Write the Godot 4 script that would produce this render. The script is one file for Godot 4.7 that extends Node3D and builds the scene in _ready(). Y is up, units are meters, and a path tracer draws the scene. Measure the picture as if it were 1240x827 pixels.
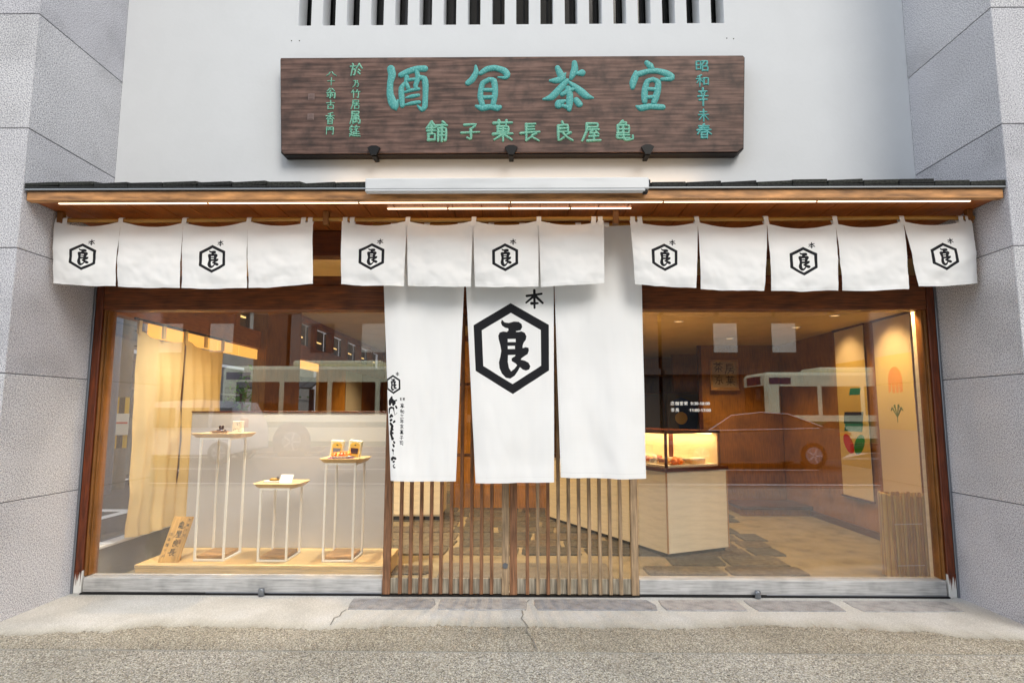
extends Node3D
# A traditional confectionery shop front: granite piers, plaster wall, timber canopy, cloth noren, lattice doors.

var used := {}
var M := {}
var rng := RandomNumberGenerator.new()

# ------------------------------------------------------------------ naming and scene tree
func numbered(called: String, parent: Node) -> String:
	var key := str(parent.get_instance_id()) + called
	var n: int = used.get(key, 0)
	used[key] = n + 1
	return called if n == 0 else "%s_%03d" % [called, n]

func thing(called: String, label: String, category: String, at := Vector3.ZERO, turn := 0.0, group := "") -> Node3D:
	var o := Node3D.new()
	o.name = numbered(called, self)
	add_child(o, true)
	o.position = at
	o.rotation.y = turn
	tag(o, label, category, group)
	return o

func tag(o: Node, label: String, category: String, group := "", kind := "") -> void:
	if label: o.set_meta("label", label)
	if category: o.set_meta("category", category)
	if group: o.set_meta("group", group)
	if kind: o.set_meta("kind", kind)

func mesh_of(st: SurfaceTool) -> Mesh:
	st.index()
	st.generate_normals()
	return st.commit()

func part(called: String, st, m: Material, parent: Node = self) -> MeshInstance3D:
	var o := MeshInstance3D.new()
	o.name = numbered(called, parent)
	o.mesh = st if st is Mesh else mesh_of(st)
	o.material_override = m
	parent.add_child(o, true)
	return o

func single(called: String, st, m: Material, label: String, category: String, group := "") -> MeshInstance3D:
	var o := part(called, st, m, self)
	tag(o, label, category, group)
	return o

func struct(called: String, st, m: Material, label := "", category := "") -> MeshInstance3D:
	var o := part(called, st, m, self)
	tag(o, label, category, "", "structure")
	return o

# ------------------------------------------------------------------ shapes
func mb() -> SurfaceTool:
	var st := SurfaceTool.new()
	st.begin(Mesh.PRIMITIVE_TRIANGLES)
	return st

func tri(st: SurfaceTool, a: Vector3, b: Vector3, c: Vector3, out: Vector3) -> void:
	# clockwise front faces: the face looks along out
	if (b - a).cross(c - a).dot(out) > 0.0:
		var t := b; b = c; c = t
	st.add_vertex(a); st.add_vertex(b); st.add_vertex(c)

func quad(st: SurfaceTool, a: Vector3, b: Vector3, c: Vector3, d: Vector3, out: Vector3) -> void:
	tri(st, a, b, c, out)
	tri(st, a, c, d, out)

func bx(st: SurfaceTool, c: Vector3, s: Vector3, bev := 0.0, basis := Basis()) -> void:
	st.set_smooth_group(-1)
	var h := s * 0.5
	bev = minf(bev, minf(h.x, minf(h.y, h.z)) * 0.9)
	var ax := [0, 1, 2]
	for i in ax:
		var j: int = (i + 1) % 3
		var k: int = (i + 2) % 3
		for sg in [-1.0, 1.0]:
			var p := []
			for q in [[-1, -1], [1, -1], [1, 1], [-1, 1]]:
				var v := Vector3.ZERO
				v[i] = sg * h[i]
				v[j] = q[0] * (h[j] - bev)
				v[k] = q[1] * (h[k] - bev)
				p.append(c + basis * v)
			var n := Vector3.ZERO
			n[i] = sg
			quad(st, p[0], p[1], p[2], p[3], basis * n)
	if bev <= 0.0:
		return
	for i in ax:
		var j: int = (i + 1) % 3
		var k: int = (i + 2) % 3
		for sj in [-1.0, 1.0]:
			for sk in [-1.0, 1.0]:
				var e := []
				for q in [[-1, 0], [1, 0], [1, 1], [-1, 1]]:
					var v := Vector3.ZERO
					v[i] = q[0] * (h[i] - bev)
					v[j] = sj * (h[j] - (bev if q[1] == 1 else 0.0))
					v[k] = sk * (h[k] - (0.0 if q[1] == 1 else bev))
					e.append(c + basis * v)
				var n := Vector3.ZERO
				n[j] = sj; n[k] = sk
				quad(st, e[0], e[1], e[2], e[3], basis * n)
	for a in [-1.0, 1.0]:
		for b in [-1.0, 1.0]:
			for d in [-1.0, 1.0]:
				var g := Vector3(a, b, d)
				var p1 := Vector3(a * h.x, b * (h.y - bev), d * (h.z - bev))
				var p2 := Vector3(a * (h.x - bev), b * h.y, d * (h.z - bev))
				var p3 := Vector3(a * (h.x - bev), b * (h.y - bev), d * h.z)
				tri(st, c + basis * p1, c + basis * p2, c + basis * p3, basis * g)

# box given by its bounds
func bb(st: SurfaceTool, x0: float, x1: float, y0: float, y1: float, z0: float, z1: float, bev := 0.0) -> void:
	bx(st, Vector3((x0 + x1) / 2, (y0 + y1) / 2, (z0 + z1) / 2), Vector3(absf(x1 - x0), absf(y1 - y0), absf(z1 - z0)), bev)

func boxp(called: String, x0: float, x1: float, y0: float, y1: float, z0: float, z1: float, m: Material, parent: Node, bev := 0.003) -> MeshInstance3D:
	var st := mb()
	bb(st, x0, x1, y0, y1, z0, z1, bev)
	return part(called, st, m, parent)

func tube(st: SurfaceTool, a: Vector3, b: Vector3, ra: float, rb := -1.0, n := 12, caps := true) -> void:
	if rb < 0.0: rb = ra
	var w := (b - a).normalized()
	var u := w.cross(Vector3.UP if absf(w.y) < 0.9 else Vector3.RIGHT).normalized()
	var v := w.cross(u)
	for i in n:
		var t0 := TAU * i / n
		var t1 := TAU * (i + 1) / n
		var d0 := u * cos(t0) + v * sin(t0)
		var d1 := u * cos(t1) + v * sin(t1)
		st.set_smooth_group(1)
		quad(st, a + d0 * ra, a + d1 * ra, b + d1 * rb, b + d0 * rb, d0 + d1)
		if caps:
			st.set_smooth_group(-1)
			if ra > 0.0: tri(st, a, a + d0 * ra, a + d1 * ra, -w)
			if rb > 0.0: tri(st, b, b + d0 * rb, b + d1 * rb, w)

# profile: [radius, height] pairs turned round the y axis at c
func lathe(st: SurfaceTool, c: Vector3, prof: Array, n := 20, sx := 1.0, sz := 1.0) -> void:
	st.set_smooth_group(1)
	for k in prof.size() - 1:
		var p = prof[k]
		var q = prof[k + 1]
		for i in n:
			var t0 := TAU * i / n
			var t1 := TAU * (i + 1) / n
			var d0 := Vector3(cos(t0) * sx, 0, sin(t0) * sz)
			var d1 := Vector3(cos(t1) * sx, 0, sin(t1) * sz)
			var a: Vector3 = c + d0 * p[0] + Vector3.UP * p[1]
			var b: Vector3 = c + d1 * p[0] + Vector3.UP * p[1]
			var e: Vector3 = c + d1 * q[0] + Vector3.UP * q[1]
			var f: Vector3 = c + d0 * q[0] + Vector3.UP * q[1]
			var nn: Vector3 = (d0 + d1).normalized() * (q[1] - p[1]) + Vector3.UP * (p[0] - q[0])
			if p[0] > 0.0: tri(st, a, b, e, nn)
			if q[0] > 0.0: tri(st, a, e, f, nn)

# a flat polygon (x, z) raised from y0 to y1, its top edge set in by bev
func slab(st: SurfaceTool, pts: PackedVector2Array, y0: float, y1: float, bev := 0.006) -> void:
	st.set_smooth_group(-1)
	var c := Vector2.ZERO
	for p in pts: c += p
	c /= pts.size()
	var inn := PackedVector2Array()
	for p in pts:
		inn.append(p + (c - p).normalized() * bev * 1.3)
	var n := pts.size()
	for i in n:
		var a := pts[i]
		var b := pts[(i + 1) % n]
		var ia := inn[i]
		var ib := inn[(i + 1) % n]
		var out := Vector3((a + b).x / 2 - c.x, 0.0, (a + b).y / 2 - c.y)
		quad(st, Vector3(a.x, y0, a.y), Vector3(b.x, y0, b.y), Vector3(b.x, y1 - bev, b.y), Vector3(a.x, y1 - bev, a.y), out)
		quad(st, Vector3(a.x, y1 - bev, a.y), Vector3(b.x, y1 - bev, b.y), Vector3(ib.x, y1, ib.y), Vector3(ia.x, y1, ia.y), out.normalized() + Vector3.UP)
	var ix := Geometry2D.triangulate_polygon(inn)
	for i in range(0, ix.size(), 3):
		tri(st, Vector3(inn[ix[i]].x, y1, inn[ix[i]].y), Vector3(inn[ix[i + 1]].x, y1, inn[ix[i + 1]].y), Vector3(inn[ix[i + 2]].x, y1, inn[ix[i + 2]].y), Vector3.UP)

# an upright polygon (x, y) given thickness z0..z1
func prism(st: SurfaceTool, pts: PackedVector2Array, z0: float, z1: float, xf := Transform3D()) -> void:
	st.set_smooth_group(-1)
	var n := pts.size()
	var cw := Geometry2D.is_polygon_clockwise(pts)
	for i in n:
		var a := pts[i]
		var b := pts[(i + 1) % n]
		var d := b - a
		var nn := Vector3(d.y, -d.x, 0) * (-1.0 if cw else 1.0)
		quad(st, xf * Vector3(a.x, a.y, z0), xf * Vector3(b.x, b.y, z0), xf * Vector3(b.x, b.y, z1), xf * Vector3(a.x, a.y, z1), xf.basis * nn)
	var ix := Geometry2D.triangulate_polygon(pts)
	for i in range(0, ix.size(), 3):
		for z in [z0, z1]:
			tri(st, xf * Vector3(pts[ix[i]].x, pts[ix[i]].y, z), xf * Vector3(pts[ix[i + 1]].x, pts[ix[i + 1]].y, z), xf * Vector3(pts[ix[i + 2]].x, pts[ix[i + 2]].y, z), xf.basis * Vector3(0, 0, signf(z - (z0 + z1) / 2)))

# ------------------------------------------------------------------ textures and materials
func ramp(cols: Array) -> Gradient:
	var g := Gradient.new()
	var offs := PackedFloat32Array()
	var cc := PackedColorArray()
	for i in cols.size():
		var c = cols[i]
		offs.append(float(i) / (cols.size() - 1))
		cc.append(c if c is Color else Color(c, c, c))
	g.offsets = offs
	g.colors = cc
	return g

func ntex(freq: float, cols: Array, octaves := 4, size := 512, sd := 1, cellular := -1, normalize := true) -> NoiseTexture2D:
	var f := FastNoiseLite.new()
	f.seed = sd
	f.frequency = freq
	if cellular >= 0:
		f.noise_type = FastNoiseLite.TYPE_CELLULAR
		f.cellular_return_type = cellular
		f.fractal_type = FastNoiseLite.FRACTAL_NONE
	else:
		f.noise_type = FastNoiseLite.TYPE_SIMPLEX_SMOOTH
		f.fractal_type = FastNoiseLite.FRACTAL_FBM
		f.fractal_octaves = octaves
	var t := NoiseTexture2D.new()
	t.width = size
	t.height = size
	t.seamless = true
	t.normalize = normalize
	t.noise = f
	if cols.size(): t.color_ramp = ramp(cols)
	return t

func plain(c: Color, rough := 0.6, metal := 0.0) -> StandardMaterial3D:
	var m := StandardMaterial3D.new()
	m.albedo_color = c
	m.roughness = rough
	m.metallic = metal
	return m

# colour texture, relief and broad stain, all laid by place in the world
func surf(c: Color, tex: Texture2D, scale: Vector3, rough: float, relief: Texture2D = null, cm := 0.0, broad: Texture2D = null, broad_scale := 0.5, world := true) -> StandardMaterial3D:
	var m := plain(c, rough)
	m.uv1_triplanar = true
	m.uv1_world_triplanar = world
	m.uv1_scale = scale
	m.uv1_triplanar_sharpness = 8.0
	m.albedo_texture = tex
	if relief:
		m.heightmap_enabled = true
		m.heightmap_texture = relief
		m.heightmap_scale = cm
	if broad:
		m.detail_enabled = true
		m.detail_blend_mode = BaseMaterial3D.BLEND_MODE_MUL
		m.detail_uv_layer = BaseMaterial3D.DETAIL_UV_2
		m.detail_albedo = broad
		m.uv2_triplanar = true
		m.uv2_world_triplanar = world
		m.uv2_scale = Vector3.ONE * broad_scale
		m.uv2_triplanar_sharpness = 8.0
	return m

func glow(c: Color, e: float) -> StandardMaterial3D:
	var m := plain(c, 0.5)
	m.emission_enabled = true
	m.emission = c
	m.emission_energy_multiplier = e
	return m

func wood(c: Color, along: int, rough := 0.5, dark := 0.55, tiles := 9.0) -> StandardMaterial3D:
	var s := Vector3.ONE * tiles
	s[along] = 0.55
	var m := surf(c, T["grain%d" % int(dark * 100)] if T.has("grain%d" % int(dark * 100)) else T.grain55, s, rough, T.fine, 0.05, T.blotch, 0.9)
	return m

var T := {}

func make_materials() -> void:
	T.grain55 = ntex(0.012, [0.5, 0.72, 0.86, 1.0], 5, 512, 3)
	T.grain75 = ntex(0.012, [0.76, 0.88, 0.95, 1.0], 5, 512, 4)
	T.grain30 = ntex(0.016, [0.22, 0.5, 0.8, 1.0], 5, 512, 5)
	T.blotch = ntex(0.008, [0.78, 0.92, 1.0, 1.0], 4, 512, 6)
	T.faint = ntex(0.006, [0.93, 0.98, 1.0], 3, 512, 7)
	T.even = ntex(0.02, [0.985, 1.0], 3, 256, 17)
	T.fine = ntex(0.09, [], 3, 512, 8)
	T.speck = ntex(0.2, [Color(0.38, 0.38, 0.42), Color(0.62, 0.62, 0.66), Color(0.88, 0.88, 0.90), Color(1, 1, 1), Color(1, 1, 1)], 3, 1024, 9)
	T.pebble = ntex(0.16, [Color(0.30, 0.29, 0.28), Color(0.70, 0.66, 0.58), Color(0.52, 0.51, 0.50), Color(0.88, 0.86, 0.81), Color(0.66, 0.65, 0.64), Color(1.0, 0.99, 0.95)], 1, 1024, 10, FastNoiseLite.RETURN_CELL_VALUE)
	T.pebble_soft = ntex(0.2, [Color(0.70, 0.70, 0.70), Color(0.87, 0.87, 0.86), Color(0.80, 0.80, 0.80), Color(0.95, 0.95, 0.94)], 1, 1024, 19, FastNoiseLite.RETURN_CELL_VALUE)
	T.pebble_h = ntex(0.16, [1.0, 0.0], 1, 1024, 10, FastNoiseLite.RETURN_DISTANCE)
	T.sand = ntex(0.3, [0.7, 0.88, 0.96, 1.0], 3, 512, 11)
	T.damp = ntex(0.007, [Color(0.88, 0.875, 0.86), Color(0.95, 0.945, 0.93), Color(1, 1, 1)], 4, 512, 12)
	T.plank = ntex(0.010, [Color(0.36, 0.30, 0.26), Color(0.62, 0.55, 0.51), Color(0.78, 0.73, 0.70), Color(0.90, 0.85, 0.83), Color(1, 0.98, 0.97)], 6, 1024, 15)
	T.plank.noise.domain_warp_enabled = true
	T.plank.noise.domain_warp_amplitude = 45.0
	T.plank.noise.domain_warp_frequency = 0.006
	T.patina = ntex(0.035, [Color(0.5, 0.66, 0.64), Color(0.66, 0.84, 0.83), Color(0.70, 0.87, 0.87), Color(0.74, 0.88, 0.88), Color(1.3, 1.1, 1.05), Color(1.9, 1.2, 1.12)], 4, 512, 13)
	T.dirt = ntex(0.012, [0.6, 0.85, 1.0, 1.0], 4, 512, 29)
	T.stain = ntex(0.006, [0.88, 0.97, 1.0], 5, 512, 23)
	T.weave = ntex(0.35, [0.9, 1.0], 2, 512, 14)

	M.granite = surf(Color(0.915, 0.915, 0.92), T.speck, Vector3.ONE * 0.48, 0.85, T.speck, 0.32, T.faint, 0.35)
	M.granite_kinds = [M.granite, surf(Color(0.895, 0.895, 0.905), T.speck, Vector3.ONE * 0.5, 0.85, T.speck, 0.32, T.stain, 0.5), surf(Color(0.93, 0.93, 0.93), T.speck, Vector3.ONE * 0.46, 0.85, T.speck, 0.32, T.stain, 0.4)]
	M.joint = plain(Color(0.2, 0.21, 0.24), 0.9)
	M.plaster = surf(Color(0.86, 0.872, 0.885), T.even, Vector3.ONE * 0.5, 0.9, T.fine, 0.03)
	M.jamb = wood(Color(0.52, 0.24, 0.09), 1, 0.42, 0.55)
	M.jamb_pale = wood(Color(0.56, 0.36, 0.15), 1, 0.45, 0.75)
	M.lintel = wood(Color(0.60, 0.33, 0.15), 0, 0.45, 0.55)
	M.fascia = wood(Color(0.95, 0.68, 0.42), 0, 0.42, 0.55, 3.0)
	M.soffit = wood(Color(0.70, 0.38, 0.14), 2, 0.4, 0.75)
	M.weather = wood(Color(0.80, 0.80, 0.80), 0, 0.8, 0.75, 10.0)
	M.weather_up = wood(Color(0.86, 0.82, 0.74), 1, 0.8, 0.55, 12.0)
	M.peel = plain(Color(0.86, 0.86, 0.85), 0.8)
	M.door_red = wood(Color(0.70, 0.50, 0.36), 1, 0.6, 0.55, 12.0)
	M.door_pale = wood(Color(0.82, 0.70, 0.56), 1, 0.65, 0.55, 12.0)
	M.sign = surf(Color(0.53, 0.425, 0.385), T.plank, Vector3(0.17, 3.0, 3.0), 0.6, T.plank, 0.06, T.dirt, 1.0)
	M.sign_edge = wood(Color(0.15, 0.09, 0.06), 0, 0.6, 0.55)
	M.verdigris = surf(Color(0.42, 0.72, 0.71), T.patina, Vector3.ONE * 3.0, 0.55)
	M.verdigris2 = surf(Color(0.60, 0.79, 0.69), T.patina, Vector3.ONE * 4.0, 0.55)
	M.seal = plain(Color(0.50, 0.42, 0.40), 0.7)
	M.black_iron = plain(Color(0.035, 0.037, 0.045), 0.45, 0.4)
	M.shingle = []
	for k in 4:
		M.shingle.append(surf([Color(0.17, 0.18, 0.18), Color(0.21, 0.22, 0.2), Color(0.14, 0.15, 0.15), Color(0.24, 0.25, 0.22)][k], T.grain30, Vector3(6, 6, 1.2), 0.7, T.fine, 0.1))
	M.flashing = plain(Color(0.62, 0.64, 0.66), 0.35, 0.8)
	M.aluminium = surf(Color(0.84, 0.85, 0.86), T.faint, Vector3(0.6, 3, 3), 0.5)
	M.aluminium.metallic = 0.25
	M.steel = plain(Color(0.55, 0.57, 0.6), 0.35, 0.85)
	M.dark_track = plain(Color(0.1, 0.1, 0.11), 0.5, 0.5)
	M.bamboo = surf(Color(0.72, 0.52, 0.22), T.grain75, Vector3(0.5, 8, 8), 0.4)
	M.bamboo_up = []
	for k in 4:
		M.bamboo_up.append(surf([Color(0.86, 0.74, 0.44), Color(0.80, 0.64, 0.36), Color(0.90, 0.80, 0.52), Color(0.76, 0.60, 0.36)][k], T.grain75, Vector3(9, 0.8, 9), 0.45))
	M.cloth = plain(Color(0.945, 0.95, 0.955), 0.95)
	M.cloth.backlight_enabled = true
	M.cloth.backlight = Color(0.3, 0.29, 0.26)
	M.cord = plain(Color(0.85, 0.84, 0.8), 0.9)
	M.gravel = surf(Color(0.93, 0.935, 0.93), T.pebble, Vector3.ONE * 1.05, 0.85, T.pebble_h, 0.4, T.damp, 0.33)
	M.gravel_near = surf(Color(0.89, 0.885, 0.86), T.pebble, Vector3.ONE * 1.1, 0.85, T.pebble_h, 0.4, T.damp, 0.4)
	M.apron = surf(Color(0.93, 0.935, 0.94), T.pebble_soft, Vector3.ONE * 1.3, 0.9, T.pebble_h, 0.15, T.damp, 0.45)
	M.apron.vertex_color_use_as_albedo = true
	M.paver = []
	for k in 4:
		M.paver.append(surf([Color(0.72, 0.72, 0.715), Color(0.77, 0.77, 0.76), Color(0.69, 0.695, 0.70), Color(0.75, 0.745, 0.735)][k], T.speck, Vector3.ONE * 1.1, 0.8, T.fine, 0.5, T.blotch, 2.5))
	M.inner_stone = []
	for k in 5:
		M.inner_stone.append(surf([Color(0.48, 0.45, 0.39), Color(0.41, 0.395, 0.36), Color(0.52, 0.48, 0.41), Color(0.38, 0.37, 0.35), Color(0.47, 0.42, 0.36)][k], T.grain55, Vector3.ONE * 2.2, 0.6, T.fine, 0.6, T.blotch, 2.0))
	M.mortar = surf(Color(0.63, 0.58, 0.47), T.sand, Vector3.ONE * 2.0, 0.9, T.fine, 0.2, T.blotch, 0.8)
	M.concrete = surf(Color(0.56, 0.55, 0.52), T.sand, Vector3.ONE * 1.3, 0.85, T.fine, 0.1, T.damp, 0.5)
	M.asphalt = surf(Color(0.26, 0.265, 0.275), T.sand, Vector3.ONE * 1.5, 0.9, T.fine, 0.2, T.damp, 0.2)
	M.road_paint = surf(Color(0.88, 0.88, 0.87), T.faint, Vector3.ONE, 0.7)
	M.glass = plain(Color(0.02, 0.022, 0.022, 0.006), 0.0)
	M.glass.transparency = BaseMaterial3D.TRANSPARENCY_ALPHA
	M.ceiling = surf(Color(0.84, 0.74, 0.50), T.faint, Vector3.ONE * 0.8, 0.9)
	M.brown_wall = surf(Color(0.66, 0.44, 0.13), T.grain75, Vector3(9, 0.7, 9), 0.7, T.fine, 0.04, T.blotch, 0.5)
	M.orange_wood = surf(Color(0.84, 0.60, 0.24), T.grain75, Vector3(10, 0.6, 10), 0.5, null, 0.0, T.blotch, 0.7)
	M.beam = wood(Color(0.76, 0.49, 0.18), 2, 0.5, 0.75)
	M.beam_x = wood(Color(0.46, 0.225, 0.09), 0, 0.5, 0.75)
	M.lens = glow(Color(1.0, 0.85, 0.6), 0.7)
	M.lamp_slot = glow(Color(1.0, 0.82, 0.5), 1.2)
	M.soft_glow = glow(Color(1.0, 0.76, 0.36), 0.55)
	M.paper_tan = surf(Color(0.92, 0.85, 0.72), T.weave, Vector3.ONE * 2.0, 0.9)
	M.maple = surf(Color(0.91, 0.77, 0.52), T.grain75, Vector3(0.6, 9, 9), 0.4)
	M.maple_edge = surf(Color(0.86, 0.66, 0.40), T.grain55, Vector3(0.8, 9, 9), 0.45)
	M.laminate = surf(Color(0.93, 0.895, 0.80), T.faint, Vector3(1.2, 12, 1.2), 0.55)
	M.red_wood = wood(Color(0.42, 0.19, 0.10), 0, 0.35, 0.55)
	M.white_metal = plain(Color(0.95, 0.945, 0.91), 0.4)
	M.partition = surf(Color(0.765, 0.755, 0.75), T.weave, Vector3.ONE * 2.0, 0.85)
	M.linen = surf(Color(0.90, 0.81, 0.60), T.weave, Vector3.ONE * 2.0, 0.9)
	M.linen.backlight_enabled = true
	M.linen.backlight = Color(0.8, 0.7, 0.5)
	M.joint_pale = surf(Color(0.68, 0.67, 0.64), T.sand, Vector3.ONE * 0.8, 0.9)
	M.entry_slab = surf(Color(0.50, 0.475, 0.44), T.sand, Vector3.ONE * 1.4, 0.8, T.fine, 0.1, T.blotch, 1.5)
	M.crack = plain(Color(0.48, 0.47, 0.45), 0.9)
	M.rubber = plain(Color(0.04, 0.04, 0.04), 0.8)
	M.black = plain(Color(0.03, 0.028, 0.028), 0.4)
	M.dark = plain(Color(0.11, 0.10, 0.10), 0.7)
	M.paper = plain(Color(0.92, 0.90, 0.84), 0.8)
	M.led = glow(Color(1.0, 0.88, 0.74), 1.4)
	M.warm_glow = glow(Color(1.0, 0.8, 0.5), 6.0)

# ------------------------------------------------------------------ brush writing
# every sign: strokes as "x,y x,y ..." on a 100 by 100 square with y downwards, strokes parted by ";"
const KANJI := {
	"長": "30,10 75,8;32,10 32,88;33,24 70,22;33,38 70,36;5,55 95,48;32,90 60,72;78,57 55,70 92,92",
	"良": "48,2 52,12;30,22 72,18 74,52;30,22 30,92 54,78;32,37 70,34;32,52 72,50;85,55 65,66;50,55 68,75 95,92",
	"屋": "30,8 80,8 78,26;32,26 78,25;30,8 28,45 8,90;40,38 85,36;58,38 44,55 75,53;72,47 84,58;42,70 82,68;62,58 62,88;34,90 92,88",
	"亀": "48,0 28,20;44,8 66,8 58,20;26,22 76,22 76,58;26,22 26,58;26,40 76,40;26,58 76,58;51,22 51,80 66,92 94,86 94,70;22,68 78,68;24,68 24,82 78,82",
	"菓": "10,15 90,13;32,4 34,26;66,3 64,26;28,32 74,32 74,56;28,32 28,56;28,44 74,44;28,56 74,56;8,66 92,64;51,32 51,98;50,67 12,92;52,67 90,92",
	"子": "22,14 78,12 52,36;52,36 54,85 36,78;8,54 94,50",
	"舗": "28,4 6,34;28,6 48,28;16,34 42,33;28,24 28,60;10,46 46,45;14,62 42,61 42,88;14,62 14,90;14,88 42,87;52,22 96,20;78,4 88,12;58,36 92,35 92,90 84,88;58,36 58,92;74,20 74,94;58,52 92,51;58,68 92,67",
	"昭": "8,15 8,80;8,15 38,14 38,78;8,46 38,45;8,78 38,77;50,12 88,12 84,42 74,40;66,12 48,45;52,56 52,92;52,56 90,55 90,92;52,88 90,88",
	"和": "40,4 12,16;4,34 52,32;28,12 28,96;28,36 6,66;30,38 50,60;60,30 60,82;60,30 94,29 92,82;60,78 92,77",
	"辛": "50,2 52,14;18,20 84,18;34,24 40,38;66,24 58,38;6,46 94,44;16,66 84,64;50,46 50,98",
	"未": "20,24 80,22;6,46 94,44;50,4 50,98;48,46 10,84;52,46 92,84",
	"春": "18,14 82,12;24,27 78,25;8,41 92,39;50,2 8,68;54,40 94,68;32,58 32,96;32,58 68,57 68,96;32,76 68,75;32,94 68,93",
	"於": "20,4 26,16;4,24 46,22;22,24 8,92;22,48 42,47 36,88 28,86;72,4 48,40;72,6 96,38;68,48 80,58;64,66 78,80",
	"乃": "20,12 70,10 60,42 82,44 76,88 60,84;44,12 38,60 10,92",
	"竹": "24,4 6,34;14,24 44,22;28,24 28,94;66,4 52,34;58,24 94,22;78,24 78,94 66,88",
	"居": "24,8 82,7 80,28;24,28 80,28;24,8 22,50 6,94;36,44 94,42;64,32 64,60;42,60 42,94;42,60 86,59 86,94;42,92 86,91",
	"属": "22,6 82,5 80,22;22,22 80,22;22,6 20,50 6,94;76,27 40,33;40,40 40,54;40,40 82,39 82,54;40,54 82,53;58,32 58,84;32,64 32,94;32,64 92,62 92,94 82,90;44,86 74,78",
	"筵": "24,2 10,20;18,14 46,12;62,2 52,20;58,14 90,12;10,34 30,34 12,56 30,58 8,92;10,76 40,88 96,92;72,28 46,36;62,34 62,72;44,54 44,72;62,54 84,54;42,74 92,73",
	"八": "36,20 26,55 6,84;54,12 66,50 94,84",
	"十": "6,44 94,42;50,4 50,96",
	"翁": "36,4 10,28;60,4 90,28;46,22 30,40 54,38;8,46 44,45 44,94 36,90;14,60 26,66;14,78 26,74;54,46 92,45 92,94 84,90;60,60 72,66;60,78 72,74",
	"古": "6,30 94,28;50,4 50,54;22,54 22,94;22,54 80,53 80,94;22,92 80,91",
	"香": "74,4 28,14;6,30 94,28;50,10 50,52;48,30 8,56;52,30 92,54;28,58 28,96;28,58 72,57 72,96;28,76 72,75;28,94 72,93",
	"門": "12,10 12,94;12,10 42,10 42,40;12,26 42,25;56,10 56,40;56,10 90,10 90,94 80,90;56,26 88,25;12,40 42,40;56,40 90,40",
	"京": "50,2 50,14;8,18 92,16;28,30 28,54;28,30 74,29 74,54;28,54 74,53;50,54 50,96 38,90;28,66 12,88;70,66 90,86",
	"司": "10,14 86,12 84,94 70,88;12,32 66,30;20,48 20,82;20,48 58,47 58,82;20,80 58,79",
	"本": "8,34 90,24;50,4 50,98;46,36 4,70;54,34 96,74;34,74 68,74",
	"創": "26,4 4,34;26,6 48,28;18,30 36,29;16,40 38,39 38,54;16,40 10,70;16,54 38,53;18,66 18,94;18,66 42,65 42,94;18,92 42,91;62,14 62,66;86,4 86,94 74,88",
	"業": "36,4 38,22;62,4 60,22;16,10 24,22;82,8 76,22;6,26 94,24;16,42 86,40;10,56 92,54;50,26 50,98;46,60 8,90;54,60 94,90",
	"享": "50,2 50,14;8,18 92,16;28,28 28,48;28,28 72,27 72,48;28,48 72,47;22,58 76,57 54,70;54,68 54,94 40,90;6,76 96,74",
	"三": "20,16 82,14;26,46 76,44;8,82 94,80",
	"年": "32,4 10,34;26,20 88,18;26,44 84,42;26,44 26,68;6,70 96,68;56,20 56,98",
	"四": "12,18 12,86;12,18 88,18 88,86;12,82 88,82;40,20 36,50 22,62;60,20 60,56 82,58",
	"条": "36,4 12,40;30,16 74,15 14,56;34,22 90,54;50,50 50,98;10,64 92,62;46,66 16,90;56,66 86,90",
	"醒": "6,12 46,11;8,26 8,92;8,26 44,26 44,92;20,12 20,50;32,12 32,50;8,60 44,60;8,90 44,90;56,8 56,40;56,8 90,8 90,40;56,24 90,24;56,40 90,40;60,46 52,62;54,58 94,57;74,46 74,92;56,74 92,73;50,92 96,91",
	"ヶ": "34,10 14,50;28,32 88,30;62,32 40,92",
	"井": "14,30 86,28;6,62 94,60;36,6 32,60 16,94;66,6 66,96",
	"店": "50,2 50,14;14,16 92,14;14,16 4,94;52,24 52,52;52,38 84,36;30,54 30,92;30,54 82,53 82,92;30,90 82,89",
	"営": "20,6 26,20;48,4 50,20;80,4 72,20;10,26 10,40;10,26 92,25 88,40;32,38 32,58;32,38 68,37 68,58;32,58 68,57;26,68 26,96;26,68 76,67 76,96;26,94 76,93",
	"茶": "10,15 90,13;32,4 34,26;66,3 64,26;50,22 8,56;50,22 94,56;24,60 78,58;50,42 50,94;34,68 20,84;66,68 82,84",
	"房": "22,6 82,5;22,20 22,44 6,94;22,20 80,19 80,40;22,40 80,39;60,40 60,52;30,56 96,54;56,56 30,94;52,70 84,69 80,92 70,90",
}
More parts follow.
